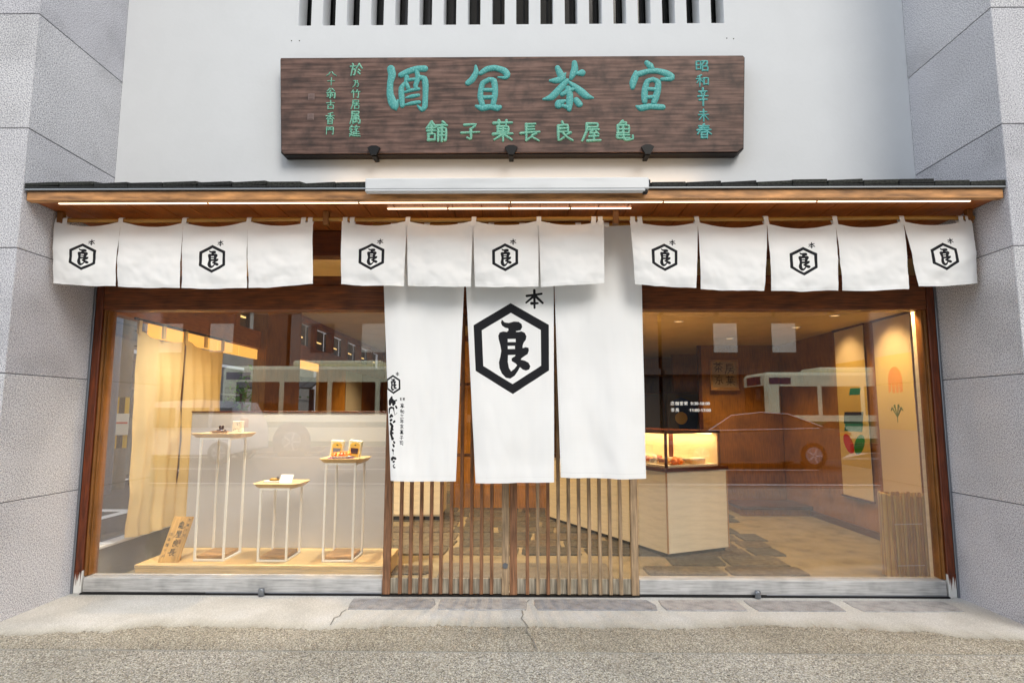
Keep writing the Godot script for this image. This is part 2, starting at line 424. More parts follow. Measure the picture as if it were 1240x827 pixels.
# the four great carved signs with a brush radius at each point, on an 827 square
const CARVED := {
	"酒": "150,150,50 165,230,50 145,330,40 145,470,45 175,580,55 215,660,42 242,560,15;280,230,40 380,180,42 480,150,42 570,150,45;330,330,20 285,400,35 290,520,38 300,630,32;350,260,32 340,320,25 370,400,28;470,180,30 490,270,35 460,370,30 480,415,25;350,300,25 450,285,22;330,455,18 410,430,25 500,415,22;490,260,30 570,280,40 585,370,40 585,500,36 580,640,36 545,685,30 490,630,12;350,525,15 420,510,28 500,495,22;330,620,15 420,600,28 510,585,25",
	"冝": "230,120,18 235,200,35 190,290,42 135,340,38;290,215,30 370,160,40 470,145,40 580,180,45 620,230,45 600,275,28 510,265,12;400,295,32 320,340,35 295,430,35 290,520,38 315,620,35;400,295,32 455,310,40 470,400,40 470,500,38 450,610,35;320,430,25 450,435,30;320,530,28 450,525,28;240,640,20 310,665,45 410,650,38 500,665,45 530,655,30",
	"茶": "290,150,35 320,220,45 350,280,45;200,315,20 260,315,40 330,300,45;390,215,10 360,260,35;500,85,35 505,160,45 480,230,42 455,290,25;535,225,25 590,215,48;410,310,25 360,370,42 290,450,45 210,530,45 115,555,16;430,335,20 500,390,38 580,460,50 650,520,45 725,540,14;420,420,40 440,500,42 435,600,45 430,690,30;345,495,30 420,450,35 490,425,25;380,575,18 310,605,50 300,630,50;520,570,40 555,620,45;350,640,24 410,660,30",
	"宜": "330,90,35 370,130,45 395,160,30;190,210,25 180,270,45 150,350,45 145,410,30;190,250,30 240,230,40 340,200,35 450,195,38 560,225,45 630,270,45 610,300,35 510,305,25;400,305,32 330,330,35 300,420,40 290,520,42 290,590,35;400,305,32 460,340,40 455,440,42 430,540,42 405,600,38;320,430,28 430,435,28;310,540,25 420,530,30;190,650,15 240,675,45 350,655,40 440,660,40 510,665,38",
}

# strokes of a character as arrays of Vector3(x, y, radius), scaled to the unit square
func strokes(code: String, span: float, w: float, wide := 1.0, smooth := true) -> Array:
	var out := []
	for s in code.split(";", false):
		var line := PackedVector3Array()
		var pts := s.split(" ", false)
		for i in pts.size():
			var n := pts[i].split_floats(",")
			var r: float
			if n.size() > 2:
				r = n[2] / span
			else:
				var t := float(i) / maxf(1.0, pts.size() - 1)
				r = w * (1.08 - 0.3 * t) * (1.0 + 0.12 * sin(n[0] * 1.7 + n[1] * 2.3))
			line.append(Vector3(n[0] / span * wide, n[1] / span, r))
		out.append(smooth_line(line) if smooth and line.size() > 2 else line)
	return out

func smooth_line(l: PackedVector3Array) -> PackedVector3Array:
	var out := PackedVector3Array()
	for i in l.size() - 1:
		var p0 := l[maxi(i - 1, 0)]
		var p3 := l[mini(i + 2, l.size() - 1)]
		for k in 3:
			out.append(l[i].lerp(l[i + 1], k / 3.0) * 0.45 + l[i].cubic_interpolate(l[i + 1], p0, p3, k / 3.0) * 0.55)
	out.append(l[l.size() - 1])
	return out

# raised, rounded lettering: each stroke a low dome of elliptical section
func carve(st: SurfaceTool, lines: Array, at: Vector3, size: float, high: float) -> void:
	st.set_smooth_group(1)
	for l in lines:
		var n: int = l.size()
		var path := []
		for i in n:
			path.append(Vector3(l[i].x * size, -l[i].y * size, l[i].z * size))
		# a round cap before and after
		var d0: Vector3 = (path[1] - path[0]); d0.z = 0; d0 = d0.normalized()
		var d1: Vector3 = (path[n - 1] - path[n - 2]); d1.z = 0; d1 = d1.normalized()
		var full := []
		for k in [0.98, 0.75, 0.4]:
			full.append(Vector3(path[0].x - d0.x * path[0].z * k, path[0].y - d0.y * path[0].z * k, path[0].z * sqrt(1 - k * k)))
		full.append_array(path)
		for k in [0.4, 0.75, 0.98]:
			var e: Vector3 = path[n - 1]
			full.append(Vector3(e.x + d1.x * e.z * k, e.y + d1.y * e.z * k, e.z * sqrt(1 - k * k)))
		var rows := []
		for i in full.size():
			var a: Vector3 = full[maxi(i - 1, 0)]
			var b: Vector3 = full[mini(i + 1, full.size() - 1)]
			var d := Vector2(b.x - a.x, b.y - a.y).normalized()
			var side := Vector3(-d.y, d.x, 0)
			var row := []
			var hh: float = high * clampf(full[i].z / (0.03 * size), 0.25, 1.15)
			for k in 7:
				var t := PI * k / 6.0
				row.append(at + Vector3(full[i].x, full[i].y, 0) + side * cos(t) * full[i].z + Vector3(0, 0, hh * sin(t) - 0.001))
			rows.append(row)
		for i in rows.size() - 1:
			for k in 6:
				quad(st, rows[i][k], rows[i][k + 1], rows[i + 1][k + 1], rows[i + 1][k], Vector3(0, 0, 1))

# flat print: a mask painted with filled polygons
class Ink:
	var w: int
	var h: int
	var px: PackedByteArray
	func _init(ww: int, hh: int) -> void:
		w = ww; h = hh
		px.resize(w * h)
	func fill(pts: PackedVector2Array, v := 255) -> void:
		var y0 := h
		var y1 := 0
		for p in pts:
			y0 = mini(y0, int(p.y)); y1 = maxi(y1, int(p.y) + 1)
		for y in range(maxi(y0, 0), mini(y1 + 1, h)):
			var xs := []
			var yc := y + 0.5
			for i in pts.size():
				var a := pts[i]
				var b := pts[(i + 1) % pts.size()]
				if (a.y <= yc) != (b.y <= yc):
					xs.append(a.x + (yc - a.y) / (b.y - a.y) * (b.x - a.x))
			xs.sort()
			for i in range(0, xs.size() - 1, 2):
				for x in range(maxi(int(xs[i] + 0.5), 0), mini(int(xs[i + 1] + 0.5), w)):
					px[y * w + x] = v
	func dot(c: Vector2, r: float, v := 255) -> void:
		var p := PackedVector2Array()
		for i in 14:
			p.append(c + Vector2(cos(TAU * i / 14), sin(TAU * i / 14)) * r)
		fill(p, v)
	func write(lines: Array, at: Vector2, size: Vector2, v := 255) -> void:
		for l in lines:
			for i in l.size():
				var a := at + Vector2(l[i].x, l[i].y) * size
				var ra: float = l[i].z * (size.x + size.y) * 0.5
				dot(a, ra, v)
				if i + 1 < l.size():
					var b := at + Vector2(l[i + 1].x, l[i + 1].y) * size
					var rb: float = l[i + 1].z * (size.x + size.y) * 0.5
					var s := (b - a).normalized().orthogonal()
					fill(PackedVector2Array([a + s * ra, b + s * rb, b - s * rb, a - s * ra]), v)
	func texture(ground: Color, ink: Color) -> ImageTexture:
		var out := PackedByteArray()
		out.resize(w * h * 3)
		for i in w * h:
			var c: Color = ink if px[i] == 255 else ground
			if px[i] > 0 and px[i] < 255: c = ground.lerp(ink, px[i] / 255.0)
			# threads of the weave, a little uneven
			var x := i % w
			var y := i / w
			c = c * (1.0 - 0.005 * fposmod(sin(x * 12.9898) * 43758.5, 1.0) - 0.005 * fposmod(sin(y * 78.233) * 24634.6, 1.0))
			out[i * 3] = c.r8; out[i * 3 + 1] = c.g8; out[i * 3 + 2] = c.b8
		return ImageTexture.create_from_image(Image.create_from_data(w, h, false, Image.FORMAT_RGB8, out))

const CREST := "248,262 268,282 300,286 340,276 375,278 398,295 402,318 388,340 355,346 352,352 375,352 395,348 420,360 433,385 428,410 410,432 402,455 402,472 425,465 447,470 450,490 440,515 415,530 392,545 385,556 415,563 445,578 460,605 450,628 425,636 400,628 378,610 360,640 335,672 300,692 265,685 235,655 218,615 215,575 228,530 236,490 230,450 220,410 217,380 228,357 255,348 285,352 296,340 295,326 270,320 248,305 240,285"
const CREST_HOLES := "288,403 350,403 350,427 288,427;287,453 343,453 343,477 287,477;287,520 345,520 342,530 315,545 315,565 345,583 357,596 335,622 308,640 292,615 284,570"

func poly(code: String, s: float, off: Vector2) -> PackedVector2Array:
	var p := PackedVector2Array()
	for t in code.split(" ", false):
		var n := t.split_floats(",")
		p.append(off + (Vector2(n[0], n[1]) - Vector2(318, 472)) * s)
	return p

# the hexagon crest, centred at c, r its half height
func crest(ink: Ink, c: Vector2, r: float, with_mark := true) -> void:
	for ring in [[1.0, 255], [0.785, 0]]:
		var p := PackedVector2Array()
		for i in 6:
			var a := TAU * i / 6 - PI / 2
			p.append(c + Vector2(cos(a), sin(a)) * r * ring[0])
		ink.fill(p, ring[1])
	var s := r / 332.0
	ink.fill(poly(CREST, s, c))
	for h in CREST_HOLES.split(";"):
		ink.fill(poly(h, s, c), 0)
	if with_mark:
		ink.write(strokes(KANJI["本"], 100, 0.068), c + Vector2(112, -432) * s, Vector2(136, 140) * s)

func text_down(ink: Ink, t: String, at: Vector2, size: float, step: float, w := 0.055, v := 255) -> void:
	for i in t.length():
		ink.write(strokes(KANJI[t[i]], 100, w), at + Vector2(0, step * i), Vector2(size, size), v)

# ------------------------------------------------------------------ cloth
# a hanging panel between four corners (x, y); front face towards +z
func cloth(tl: Vector2, tr: Vector2, bl: Vector2, br: Vector2, z: float, sd: int, sag: float, bulge: float, nx := 28, ny := 32, rough := 0.008, pleat := 0.0, waves := 1.3) -> Mesh:
	var f := FastNoiseLite.new()
	f.seed = sd
	f.frequency = 1.0
	f.fractal_octaves = 3
	var st := mb()
	st.set_smooth_group(1)
	var P := []
	for j in ny + 1:
		var row := []
		var v := float(j) / ny
		for i in nx + 1:
			var u := float(i) / nx
			var top := tl.lerp(tr, u)
			var bot := bl.lerp(br, u)
			var p := top.lerp(bot, v)
			var hang := 4.0 * u * (1.0 - u)
			p.y -= sag * hang * (1.0 - 0.75 * v)
			p.y += 0.004 * v * f.get_noise_2d(u * 2.0 + 40.0, sd)
			var zz := z + bulge * sin(v * 2.6) * (0.6 + 0.4 * hang)
			# tension folds that run in from the upper corners
			zz += rough * 0.9 * cos(TAU * (v * 2.2 + hang * 0.55 * (1.0 - v))) * (1.0 - v) * (1.0 - v) * hang
			zz += rough * f.get_noise_2d(u * 1.7 + v * 1.1, v * 1.9 - u * 0.6) * (0.4 + v)
			zz += rough * 0.14 * f.get_noise_2d(u * 4.0 - v * 2.0 + 9.0, v * 3.0 + u * 2.0)
			zz += pleat * sin(u * TAU * waves + sd + 0.8 * sin(v * 2.0 + sd)) * (0.35 + 0.65 * v)
			# the free edges curl back a little
			var e := minf(u, 1.0 - u)
			zz -= 0.012 * v * exp(-e * 14.0)
			if v > 0.955: zz += 0.0018
			row.append(Vector3(p.x, p.y, zz))
		P.append(row)
	for j in ny:
		for i in nx:
			for q in [[0, 0], [1, 0], [1, 1], [0, 0], [1, 1], [0, 1]]:
				st.set_uv(Vector2(float(i + q[0]) / nx, float(j + q[1]) / ny))
				st.add_vertex(P[j + q[1]][i + q[0]])
	return mesh_of(st)

func printed(t: Texture2D) -> StandardMaterial3D:
	var m: StandardMaterial3D = M.cloth.duplicate()
	m.albedo_color = Color.WHITE
	m.albedo_texture = t
	return m

# ------------------------------------------------------------------ the scene
func _ready() -> void:
	rng.seed = 7
	camera_sky_and_sun()
	make_materials()
	ground()
	piers()
	upper_wall()
	interior_shell()
	street_behind()
	alley()
	canopy()
	shopfront()
	doors()
	sign_board()
	norens()
	display_window()
	shop_right()

func camera_sky_and_sun() -> void:
	var cam := Camera3D.new()
	cam.name = "camera"
	add_child(cam)
	cam.position = Vector3(0, 1.3, 4.616)
	cam.rotation = Vector3(0.115356, 0.011928, 0.0012296)
	cam.fov = 57.98
	cam.near = 0.05
	cam.far = 400.0
	cam.current = true
	var sky := ProceduralSkyMaterial.new()
	sky.sky_top_color = Color(0.87, 0.90, 0.945)
	sky.sky_horizon_color = Color(0.93, 0.95, 0.97)
	sky.sky_curve = 0.25
	sky.ground_bottom_color = Color(0.5, 0.5, 0.5)
	sky.ground_horizon_color = Color(0.75, 0.76, 0.78)
	sky.sky_energy_multiplier = 1.0
	var env := Environment.new()
	env.background_mode = Environment.BG_SKY
	env.sky = Sky.new()
	env.sky.sky_material = sky
	env.background_energy_multiplier = 1.0
	env.tonemap_mode = Environment.TONE_MAPPER_LINEAR
	env.tonemap_exposure = 1.95
	env.sdfgi_enabled = true
	env.ssao_enabled = true
	env.ssil_enabled = true
	var we := WorldEnvironment.new()
	we.name = "environment"
	we.environment = env
	add_child(we)
	var sun := DirectionalLight3D.new()
	sun.name = "sun"
	sun.light_energy = 0.35
	sun.light_angular_distance = 28.0
	sun.light_color = Color(1.0, 0.975, 0.94)
	sun.shadow_enabled = true
	add_child(sun)
	sun.look_at_from_position(Vector3(4.5, 9.0, 9.5), Vector3.ZERO)

func ground() -> void:
	# pavement of exposed aggregate in two fields with a thin joint between them
	var st := mb()
	bb(st, -60, 60, -0.3, -0.012, 1.052, 6.42)
	struct("sidewalk", st, M.gravel, "exposed aggregate pavement in front of the shop", "pavement")
	st = mb()
	bb(st, -60, 60, -0.3, -0.006, -0.12, 1.045)
	struct("sidewalk_strip", st, M.gravel_near, "aggregate strip of pavement nearest the shop front", "pavement")
	st = mb()
	bb(st, -60, 60, -0.2, -0.009, 1.0458, 1.0505)
	struct("pavement_joint", st, M.joint_pale, "thin pale joint line across the aggregate pavement", "joint")
	# the worn smooth concrete apron with its ragged outer edge
	st = mb()
	var edge := [[-3.6, 0.83], [-3.06, 0.845], [-2.6, 0.797], [-2.18, 0.675], [-1.65, 0.711], [-1.15, 0.718], [-0.66, 0.652], [-0.05, 0.657], [0.86, 0.672], [1.64, 0.601], [2.34, 0.707], [2.74, 0.823], [3.4, 0.9]]
	var f := FastNoiseLite.new()
	f.seed = 21
	f.frequency = 3.0
	f.fractal_octaves = 5
	var top := []
	for k in edge.size() - 1:
		for s in 60:
			var t := s / 60.0
			var x: float = lerpf(edge[k][0], edge[k + 1][0], t)
			var z: float = lerpf(edge[k][1], edge[k + 1][1], smoothstep(0, 1, t)) + 0.05 * f.get_noise_1d(x * 1.3) + 0.035 * f.get_noise_1d(x * 9.0) + 0.006 * rng.randf_range(-1, 1)
			top.append(Vector2(x, z))
	# paler worn concrete that fades out into the aggregate over a hand's breadth
	var pale := Color(1, 1, 1)
	var mid := Color(0.90, 0.885, 0.84)
	var worn := Color(0.70, 0.68, 0.61)
	for i in top.size() - 1:
		var bands := []
		for e in [i, i + 1]:
			var p: Vector2 = top[e]
			bands.append([[Vector3(p.x, 0, -0.1), pale], [Vector3(p.x, 0, p.y - 0.16), pale], [Vector3(p.x, 0, p.y - 0.07), mid], [Vector3(p.x, -0.0055, p.y), worn]])
		for k in 3:
			for q in [[0, k], [1, k], [1, k + 1], [0, k], [1, k + 1], [0, k + 1]]:
				st.set_color(bands[q[0]][q[1]][1])
				st.set_smooth_group(1)
				st.add_vertex(bands[q[0]][q[1]][0])
	var apron := struct("apron", st, M.apron, "smooth pale concrete apron along the shop front", "pavement")
	# dark stones let into the apron before the doors
	var xs := [[-1.17, -0.60], [-0.555, 0.035], [0.10, 0.90], [0.965, 1.50], [1.56, 2.15], [2.25, 2.93]]
	for k in xs.size():
		var p := PackedVector2Array()
		var x0: float = xs[k][0]
		var x1: float = xs[k][1]
		for q in [[x0, 0.125], [(x0 + x1) / 2, 0.12], [x1, 0.125], [x1 + 0.02, 0.24], [x1 + 0.01, 0.345], [(x0 + x1) / 2, 0.355], [x0 + 0.02, 0.35], [x0 + 0.005, 0.24]]:
			p.append(Vector2(q[0] + rng.randf_range(-0.009, 0.009), q[1] + rng.randf_range(-0.006, 0.006)))
		st = mb()
		slab(st, p, -0.02, 0.006 + rng.randf() * 0.003, 0.004)
		part("paving_stone", st, M.paver[k % 4], apron)
	# two hairline cracks in the apron, as narrow dark grooves
	for c in [[[0.017, 0.36], [0.025, 0.45], [0.012, 0.52], [0.036, 0.6], [0.05, 0.66], [0.04, 0.74], [0.077, 0.86], [0.095, 1.04]], [[-1.15, 0.36], [-1.165, 0.42], [-1.155, 0.49], [-1.18, 0.53], [-1.164, 0.66]], [[0.04, 0.36], [0.03, 0.24], [0.07, 0.13]]]:
		st = mb()
		for i in c.size() - 1:
			var a := Vector3(c[i][0], 0.0035, c[i][1])
			var b := Vector3(c[i + 1][0], 0.0035, c[i + 1][1])
			var s := (b - a).cross(Vector3.UP).normalized() * 0.0035
			quad(st, a - s, b - s, b + s, a + s, Vector3.UP)
		part("crack", st, M.crack, apron)

func piers() -> void:
	var levels := [-0.3, 0.735, 1.545, 2.355, 3.165, 3.975, 4.785, 5.6, 6.4, 7.2]
	for side in [[-4.05, -3.245, "grey granite pier at the left end of the shop front"], [3.13, 4.35, "grey granite pier at the right end, beside the scroll window"]]:
		var t := thing("granite_pier", side[2], "pier", Vector3.ZERO, 0.0, "granite piers flanking the shop front")
		for k in levels.size() - 1:
			boxp("stone_block", side[0], side[1], levels[k] + 0.0025, levels[k + 1] - 0.0025, -0.118, 0.775, M.granite_kinds[(k * 2 + (1 if side[0] > 0 else 0)) % 3], t, 0.003)
		boxp("joint_core", side[0] + 0.008, side[1] - 0.008, -0.3, 7.2, -0.11, 0.767, M.joint, t, 0.0)

func upper_wall() -> void:
	var t := thing("plaster_wall", "white plaster upper wall with a row of narrow vertical slots", "wall")
	var st := mb()
	var x0 := -3.243
	var x1 := 3.128
	var pitch := 0.1994
	var s0 := -1.82
	var wid := 0.105
	var y0 := 4.462
	var y1 := 6.0
	bb(st, x0, x1, 2.86, y0, -0.29, -0.1)
	bb(st, x0, x1, y1, 7.2, -0.29, -0.1)
	bb(st, x0, s0, y0, y1, -0.29, -0.1)
	for k in 18:
		var a := s0 + pitch * k + wid
		bb(st, a, s0 + pitch * (k + 1) if k < 17 else x1, y0, y1, -0.29, -0.1)
	part("wall", st, M.plaster, t)
	boxp("dark_glazing", -1.9, 1.8, 4.2, 6.2, -0.36, -0.32, plain(Color(0.05, 0.055, 0.06), 0.15), t, 0.0)
	for k in 18:
		boxp("window_bar", s0 + pitch * k + 0.06, s0 + pitch * k + 0.075, 4.4, 6.1, -0.315, -0.30, M.dark_track, t, 0.0)
	# small fixing holes under each end of the slots
	for p in [[-1.87, 4.33], [-1.805, 4.33], [1.69, 4.33], [1.745, 4.325]]:
		st = mb()
		tube(st, Vector3(p[0], p[1], -0.11), Vector3(p[0], p[1], -0.0985), 0.005, 0.005, 8)
		part("fixing_plug", st, M.dark, t)

func canopy() -> void:
	var t := thing("canopy", "shallow timber canopy with dark shingles above the noren", "canopy")
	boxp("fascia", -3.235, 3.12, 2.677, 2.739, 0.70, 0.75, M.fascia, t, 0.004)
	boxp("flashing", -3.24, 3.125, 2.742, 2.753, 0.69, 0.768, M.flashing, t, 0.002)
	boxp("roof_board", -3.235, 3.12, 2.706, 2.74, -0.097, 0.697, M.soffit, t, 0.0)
	# soffit boards run from the wall to the fascia
	var n := 32
	for k in n:
		var a := lerpf(-3.235, 3.12, float(k) / n)
		var b := lerpf(-3.235, 3.12, float(k + 1) / n)
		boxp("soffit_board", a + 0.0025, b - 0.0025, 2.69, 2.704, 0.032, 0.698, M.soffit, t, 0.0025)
	# three courses of shingles
	var st := mb()
	var slope := 0.27
	for row in 4:
		var cnt := 28
		for k in cnt:
			var a := lerpf(-3.245, 3.13, (k + 0.0) / cnt)
			var b := lerpf(-3.245, 3.13, (k + 1.0) / cnt)
			var zf := 0.772 - row * 0.2
			var yb := 2.757 + row * 0.2 * slope + rng.randf() * 0.006
			var lift := rng.randf_range(0.0, 0.012)
			st = mb()
			var th := 0.024 + rng.randf() * 0.006
			var rot := Basis(Vector3.RIGHT, atan(slope)) * Basis(Vector3.BACK, rng.randf_range(0.005, 0.055))
			bx(st, Vector3((a + b) / 2, yb + 0.012 + lift + 0.15 * slope, zf - 0.15), Vector3(b - a - 0.006, th, 0.3), 0.004, rot)
			part("shingle", st, M.shingle[rng.randi() % 4], t)
			if row == 0:
				st = mb()
				bx(st, Vector3((a + b) / 2, yb + 0.003 + 0.06 * slope, zf - 0.075), Vector3(b - a - 0.004, 0.016, 0.14), 0.002, Basis(Vector3.RIGHT, atan(slope)))
				part("under_shingle", st, M.shingle[0], t)
	boxp("roof_deck", -3.24, 3.125, 2.757, 2.775, 0.3, 0.74, M.dark, t, 0.0)
	st = mb()
	prism(st, PackedVector2Array([Vector2(0.0, 0.0), Vector2(0.72, 0.0), Vector2(0.72, 0.01), Vector2(0.0, 0.19)]), -3.235, 3.12, Transform3D(Basis(Vector3(0, 0, 1), Vector3(0, 1, 0), Vector3(1, 0, 0)), Vector3(0, 2.776, -0.095)))
	part("roof_slope", st, M.dark, t)
	# hangers that carry the bamboo poles
	for x in [-3.2, -1.34, 0.665, 3.085]:
		var h := boxp("pole_hanger", x - 0.02, x + 0.02, 2.59, 2.689, 0.46, 0.50, M.jamb_pale, t, 0.004)
	# aluminium casing at the middle of the eaves
	var c := thing("awning_casing", "grey aluminium awning casing at the middle of the canopy edge", "awning box")
	boxp("casing", -0.985, 0.826, 2.715, 2.79, 0.771, 0.835, M.aluminium, c, 0.006)
	boxp("front_bar", -0.985, 0.80, 2.70, 2.714, 0.79, 0.838, M.aluminium, c, 0.004)
	st = mb()
	bb(st, 0.79, 0.82, 2.69, 2.714, 0.785, 0.825, 0.005)
	part("end_bracket", st, M.dark_track, c)
	# LED strips under the eaves
	led_strip("warm LED strip under the front edge of the canopy", -3.08, 2.965, 2.683, 0.672, 6, 0.035)
	led_strip("short warm LED strip under the canopy above the doorway", -0.905, 0.765, 2.683, 0.55, 4, 0.004)
	# a lamp strip on the canopy roof washes the foot of the sign
	var w := thing("sign_washlight", "warm strip lamp on the canopy roof below the sign", "light strip")
	boxp("housing", -1.5, 1.45, 2.985, 3.01, -0.02, 0.02, M.dark_track, w, 0.0)
	boxp("lamp_diffuser", -1.49, 1.44, 3.011, 3.016, -0.015, 0.015, M.led, w, 0.0)
	var al := AreaLight3D.new()
	al.name = "washlight_lamp"
	al.area_size = Vector2(2.9, 0.03)
	al.light_color = Color(1.0, 0.78, 0.48)
	al.light_energy = 0.12
	al.shadow_enabled = true
	w.add_child(al)
	al.position = Vector3(-0.03, 3.022, 0.0)
	al.rotation = Vector3(PI / 2, 0, 0)

func led_strip(label: String, x0: float, x1: float, y: float, z: float, n: int, e: float) -> void:
	var t := thing("led_strip", label, "light strip", Vector3.ZERO, 0.0)
	for k in n:
		var a := lerpf(x0, x1, float(k) / n)
		var b := lerpf(x0, x1, float(k + 1) / n)
		boxp("lamp_tube", a + 0.004, b - 0.004, y - 0.0035, y + 0.0035, z - 0.006, z + 0.008, M.led, t, 0.002)
		boxp("clip", b - 0.004, b + 0.004, y - 0.0045, y + 0.0065, z - 0.009, z + 0.009, M.jamb_pale, t, 0.0)
	var al := AreaLight3D.new()
	al.name = "led_lamp"
	al.area_size = Vector2(x1 - x0, 0.02)
	al.light_color = Color(1.0, 0.87, 0.70)
	al.light_energy = e
	al.shadow_enabled = true
	t.add_child(al)
	al.position = Vector3((x0 + x1) / 2, y - 0.012, z)
	al.rotation = Vector3(-PI / 2, 0, 0)

func shopfront() -> void:
	var t := thing("shopfront_frame", "dark timber frame with two big shop windows and lintel", "shop front")
	# jambs with a pale worn foot and steel weather strips
	for s in [-1.0, 1.0]:
		var x: float = -3.243 if s < 0 else 3.128
		var a := boxp("weather_strip", minf(x, x - s * 0.016), maxf(x, x - s * 0.016), 0.0, 2.62, 0.0, 0.035, M.steel, t, 0.002)
		var j0: float = x - s * 0.017
		boxp("jamb", minf(j0, j0 - s * 0.056), maxf(j0, j0 - s * 0.056), 0.16, 2.262, -0.1, 0.03, M.jamb, t, 0.004)
		boxp("jamb_foot", minf(j0, j0 - s * 0.056), maxf(j0, j0 - s * 0.056), 0.0, 0.158, -0.1, 0.031, M.peel, t, 0.004)
		# ragged strips of varnish left on the foot
		for k in 9:
			var st := mb()
			var cx: float = j0 - s * (0.004 + 0.0058 * k)
			var hh := rng.randf_range(0.03, 0.12)
			prism(st, PackedVector2Array([Vector2(cx - 0.004, 0.165), Vector2(cx + 0.004, 0.165), Vector2(cx + rng.randf_range(-0.003, 0.003), 0.165 - hh)]), 0.029, 0.0325)
			part("varnish_flake", st, M.jamb, t)
		var p0: float = j0 - s * 0.057
		boxp("inner_stop", minf(p0, p0 - s * 0.013), maxf(p0, p0 - s * 0.013), 0.117, 2.073, -0.09, 0.012, M.jamb_pale, t, 0.003)
		boxp("glazing_bead", minf(p0 - s * 0.014, p0 - s * 0.022), maxf(p0 - s * 0.014, p0 - s * 0.022), 0.117, 2.073, -0.09, -0.012, M.jamb_pale, t, 0.002)
	boxp("lintel", -3.168, 3.053, 2.074, 2.26, -0.1, 0.026, M.lintel, t, 0.004)
	boxp("upper_rail", -3.225, 3.11, 2.262, 2.338, -0.1, 0.008, M.lintel, t, 0.003)
	boxp("head_beam", -3.225, 3.11, 2.492, 2.688, -0.1, 0.03, M.beam_x, t, 0.004)
	for x in [-2.2, -1.0, 0.0, 0.86, 2.0]:
		boxp("transom_post", x - 0.02, x + 0.02, 2.339, 2.491, -0.09, 0.006, M.lintel, t, 0.002)
	for q in [[-3.225, -2.22], [-2.18, -1.02], [-0.98, -0.02], [0.02, 0.84], [0.88, 1.98], [2.02, 3.11]]:
		boxp("transom_pane", q[0], q[1], 2.34, 2.49, -0.04, -0.034, M.glass, t, 0.0)
	for q in [[-3.155, -0.986], [0.858, 3.04]]:
		boxp("sill", q[0], q[1], 0.012, 0.114, -0.09, 0.033, M.weather, t, 0.005)
		boxp("sill_nosing", q[0] - 0.01, q[1] + 0.01, 0.0, 0.011, -0.09, 0.05, M.dark_track, t, 0.002)
		boxp("metal_rail", q[0] + 0.9, q[1], 0.0125, 0.019, 0.036, 0.046, M.steel, t, 0.002)
		var st := mb()
		bb(st, q[0] + 0.02, q[1] - 0.005, 0.115, 2.072, -0.052, -0.046)
		bb(st, q[0] + 0.02, q[1] - 0.005, 0.115, 2.072, -0.040, -0.034)  # sheets past the first are added to strengthen the street reflection
		bb(st, q[0] + 0.02, q[1] - 0.005, 0.115, 2.072, -0.064, -0.058)
		part("window_pane", st, M.glass, t)
	boxp("door_head", -0.985, 0.857, 2.03, 2.0735, -0.06, 0.06, M.lintel, t, 0.003)
	# opening hours on the right-hand pane
	var st2 := mb()
	var y := 1.335
	text_flat(st2, "店舗営業", Vector3(1.135, 1.386, -0.0325), 0.029, 0.033, 0.06)
	text_flat(st2, "茶房", Vector3(1.135, 1.336, -0.0325), 0.029, 0.033, 0.06)
	part("window_lettering", st2, plain(Color(0.93, 0.93, 0.93), 0.6), t)
	for q in [["9:30-18:00", 1.283, 1.359], ["11:00-17:00", 1.272, 1.309]]:
		var tm := TextMesh.new()
		var f := SystemFont.new()
		f.font_names = PackedStringArray(["Droid Sans"])
		f.font_weight = 700
		tm.font = f
		tm.text = q[0]
		tm.font_size = 32
		tm.pixel_size = 0.00095
		tm.depth = 0.0008
		tm.horizontal_alignment = HORIZONTAL_ALIGNMENT_LEFT
		var o := part("window_lettering", tm, plain(Color(0.93, 0.93, 0.93), 0.6), t)
		o.position = Vector3(q[1], q[2] + 0.012, -0.033)
	# little door stops on the pavement
	for q in [[-1.84, "small steel door stop before the left display window"], [1.685, "small steel door stop before the right shop window"]]:
		st2 = mb()
		lathe(st2, Vector3(q[0], 0.004, 0.07), [[0.0, 0.0], [0.021, 0.0], [0.021, 0.046], [0.018, 0.051], [0.0, 0.052]], 16)
		single("door_stop", st2, M.steel, q[1], "door stop", "steel door stops on the sill")

func text_flat(st: SurfaceTool, t: String, at: Vector3, size: float, step: float, w: float) -> void:
	for i in t.length():
		carve(st, strokes(KANJI[t[i]], 100, w), at + Vector3(step * i, 0, 0), size, 0.0006)

